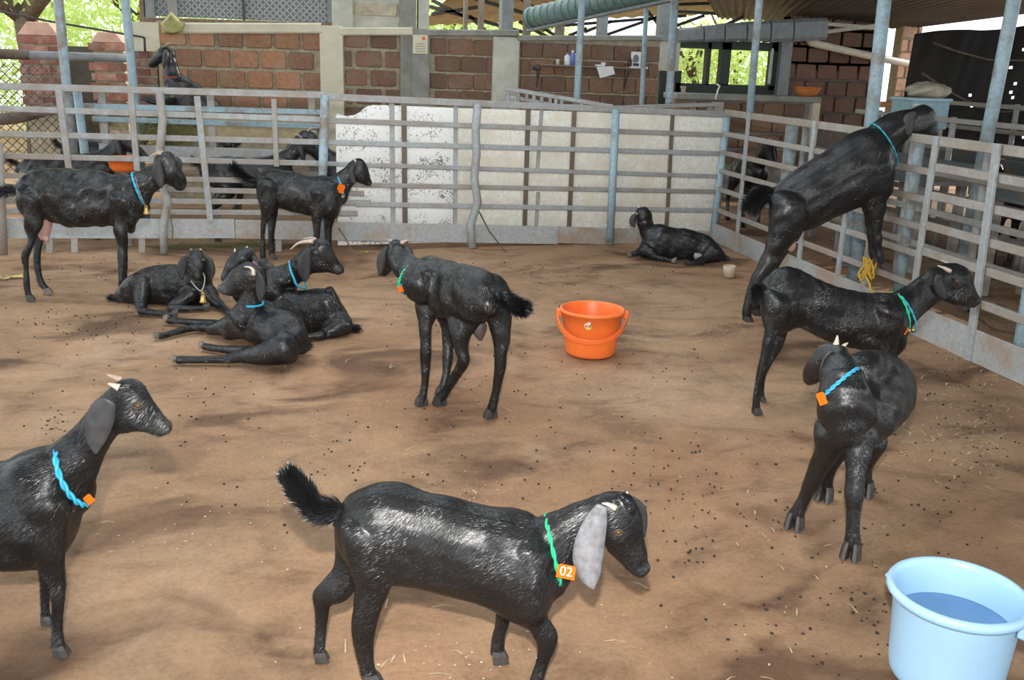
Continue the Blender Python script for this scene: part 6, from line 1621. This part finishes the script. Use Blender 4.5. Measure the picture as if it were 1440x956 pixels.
# yellow rope on the side fence
r_ = np.random.default_rng(2)
c0 = np.array([XF - .05, 5.72, .33]); P = [c0 + [-.02 * math.sin(i * 1.9), .05 * math.sin(i * 1.3) + .004 * i, .07 * math.cos(i * 1.7) - .002 * i] for i in range(26)] + [np.array([XF - .07, 5.7 - .02 * i, max(.22 - .03 * i, .17)]) for i in range(12)]
m = MB(); m.tube(catmull(P, 3), .007, 7); tag(m.build('yellow_rope', M_YROPE, smooth=True), 'knotted yellow rope tied to the side fence rail', 'rope')
c0 = np.array([4.4, 5.0, .55]); P = [c0 + [.03 * math.sin(i * 2.2), .03 * math.cos(i * 1.7), .05 * math.sin(i * 1.1) - .012 * i] for i in range(20)]
m = MB(); m.tube(catmull(P, 3), .006, 7); tag(m.build('orange_rope', simple('orange_rope', (.6, .22, .04), .7), smooth=True), 'frayed orange rope hanging on the stall post', 'rope')
# sticks leaning on the fence, twig at right
m = MB(); m.tube([f2.at(674, 298, -.08), f2.at(688, 325, .1), gnd(712, 355)], [.006, .007, .005], 7); tag(m.build('stick', M_BARK, smooth=True), 'thin bent stick leaning at the crooked fence post', 'stick')
m = MB(); m.tube([f1.at(470, 312, -.06), f1.at(486, 335, .1), gnd(500, 362)], [.006, .006, .005], 7); tag(m.build('stick', M_WOOD, smooth=True), 'pale stick leaning on the kick plate right of the standing goat', 'stick')
m = MB(); m.tube([f1.at(236, 290, .1), f1.at(243, 322, .1), f1.at(242, 335, .12)], [.004, .005, .004], 6); tag(m.build('twig', M_BARK, smooth=True), 'small hanging twig on the crooked left post', 'twig')
m = MB(); m.tube([gnd(1362, 436, .01), gnd(1395, 462, .01), gnd(1440, 470, .01)], [.006, .007, .006], 6); tag(m.build('twig', M_BARK, smooth=True), 'long thin twig on the ground by the right kick plate', 'twig')

# dry leaves
def dry_leaf(p, r, mat, label, seed):
    rr = np.random.default_rng(seed); k = 11; V = []
    for i in range(k):
        a = 2 * math.pi * i / k; q = r * (1 - .35 * (i % 2)) * rr.uniform(.8, 1.1); V.append(p + [q * math.cos(a), q * .6 * math.sin(a), .008 + .018 * rr.random()])
    V.append(p + [0, 0, .012]); m = MB(); m.add(V, [(i, (i + 1) % k, k) for i in range(k)]); o = m.build('dry_leaf', mat); md = o.modifiers.new('t', 'SOLIDIFY'); md.thickness = .002
    return tag(o, label, 'leaf', 'dry leaves on the floor')
dry_leaf(gnd(22, 391), .075, simple('pale_leaf', (.5, .46, .12), .7), 'pale yellow leaf by the hind feet of the doe', 1)
dry_leaf(gnd(5, 393), .05, simple('pale_leaf2', (.45, .38, .14), .7), 'torn yellow leaf at the left frame edge', 5)
dry_leaf(gnd(513, 356), .04, M_DRYLEAF, 'orange-yellow leaf at the foot of the kick plate', 2)
dry_leaf(gnd(1245, 410), .03, M_STRAW, 'straw coloured leaf below the yellow rope', 3)

# droppings, strewn straw bits and pale crumbs on the floor
def scatter_ground(clusters, seed):
    r2 = np.random.default_rng(seed); out = []
    for u, v, n, su, sv in clusters:
        for _ in range(n):
            a, b_ = r2.normal(u, su), r2.normal(v, sv)
            if 350 < b_ < 1050: out.append(gnd(a, b_))
    return np.array(out)
P = scatter_ground([(110, 455, 95, 60, 14), (85, 600, 50, 25, 12), (270, 560, 60, 60, 40), (610, 430, 70, 60, 25), (740, 420, 60, 60, 40), (900, 560, 60, 90, 60), (620, 610, 60, 90, 40), (860, 690, 50, 60, 30), (1020, 690, 70, 90, 50), (1360, 600, 190, 60, 70), (1330, 480, 70, 40, 22), (1180, 800, 60, 60, 60), (1110, 880, 50, 60, 50), (980, 700, 60, 60, 50), (330, 650, 40, 80, 40), (700, 500, 80, 150, 80), (1300, 700, 90, 80, 60), (150, 500, 60, 90, 40), (560, 660, 50, 90, 20), (930, 760, 40, 40, 40), (1240, 900, 25, 30, 40), (700, 385, 110, 200, 12), (150, 375, 50, 100, 10)], 21)
def pellets(P, r, mat, name, label, cat, seed=0, squash=.8):
    r2 = np.random.default_rng(seed); m = MB()
    ico = [(0, 0, 1), (.9, 0, .45), (.28, .85, .45), (-.72, .53, .45), (-.72, -.53, .45), (.28, -.85, .45), (.72, .53, -.45), (-.28, .85, -.45), (-.9, 0, -.45), (-.28, -.85, -.45), (.72, -.53, -.45), (0, 0, -1)]
    F = [(0, 1, 2), (0, 2, 3), (0, 3, 4), (0, 4, 5), (0, 5, 1), (1, 6, 2), (2, 6, 7), (2, 7, 3), (3, 7, 8), (3, 8, 4), (4, 8, 9), (4, 9, 5), (5, 9, 10), (5, 10, 1), (1, 10, 6), (11, 7, 6), (11, 8, 7), (11, 9, 8), (11, 10, 9), (11, 6, 10)]
    V0 = np.array(ico)
    for p in P:
        a = r2.uniform(0, 6.3); k = r * r2.uniform(.6, 1.25); sx = r2.uniform(1, 1.5)
        V = V0 * [k * sx, k, k * squash]; V = V @ np.array([[math.cos(a), -math.sin(a), 0], [math.sin(a), math.cos(a), 0], [0, 0, 1]]).T
        m.add(V + p + [0, 0, k * .55 - .003], F)
    o = m.build(name, mat, smooth=True); o['kind'] = 'stuff'; o['label'] = label; o['category'] = cat; return o
pellets(P[rng.random(len(P)) < .5], .0047, M_DUNG, 'goat_droppings', 'dark goat droppings scattered over the earth floor', 'droppings')
Q = scatter_ground([(700, 640, 120, 300, 90), (1340, 600, 90, 50, 40), (960, 470, 120, 60, 10), (680, 690, 45, 25, 8), (1250, 540, 40, 60, 30), (900, 880, 90, 200, 50), (250, 700, 60, 120, 60), (990, 470, 60, 30, 8), (620, 930, 40, 60, 20), (150, 420, 40, 100, 30)], 5)
pellets(Q[rng.random(len(Q)) < .5], .0036, simple('pale_crumb', (.52, .43, .32), .8, var=.3), 'pale_crumbs', 'pale feed crumbs and grit on the earth floor', 'crumbs', 3, .5)
def bits(clusters, L, mat, seed, label):
    Pq = scatter_ground(clusters, seed); r2 = np.random.default_rng(seed); m = MB()
    for p in Pq:
        a = r2.uniform(0, 6.3); l = L * r2.uniform(.3, 1); d = np.array([math.cos(a), math.sin(a), 0]) * l; n = np.array([-d[1], d[0], 0]); n = n / np.linalg.norm(n) * .0016
        q = p + [0, 0, .003]; b_ = d * .5 + n * r2.normal(0, 4)
        m.add([q - d - n, q - d + n, q + b_ * .1 + n + [0, 0, .006], q + b_ * .1 - n + [0, 0, .006], q + d + n, q + d - n], [(0, 1, 2, 3), (3, 2, 4, 5)])
    o = m.build('straw_bits', mat); o['kind'] = 'stuff'; o['label'] = label; o['category'] = 'straw'
bits([(1390, 560, 60, 50, 50), (1330, 600, 60, 60, 40), (1420, 460, 70, 30, 12), (700, 500, 60, 300, 120), (1100, 840, 14, 80, 60), (550, 900, 14, 60, 40), (1250, 400, 40, 60, 10)], .035, M_STRAW, 9, 'loose straw bits on the earth floor')
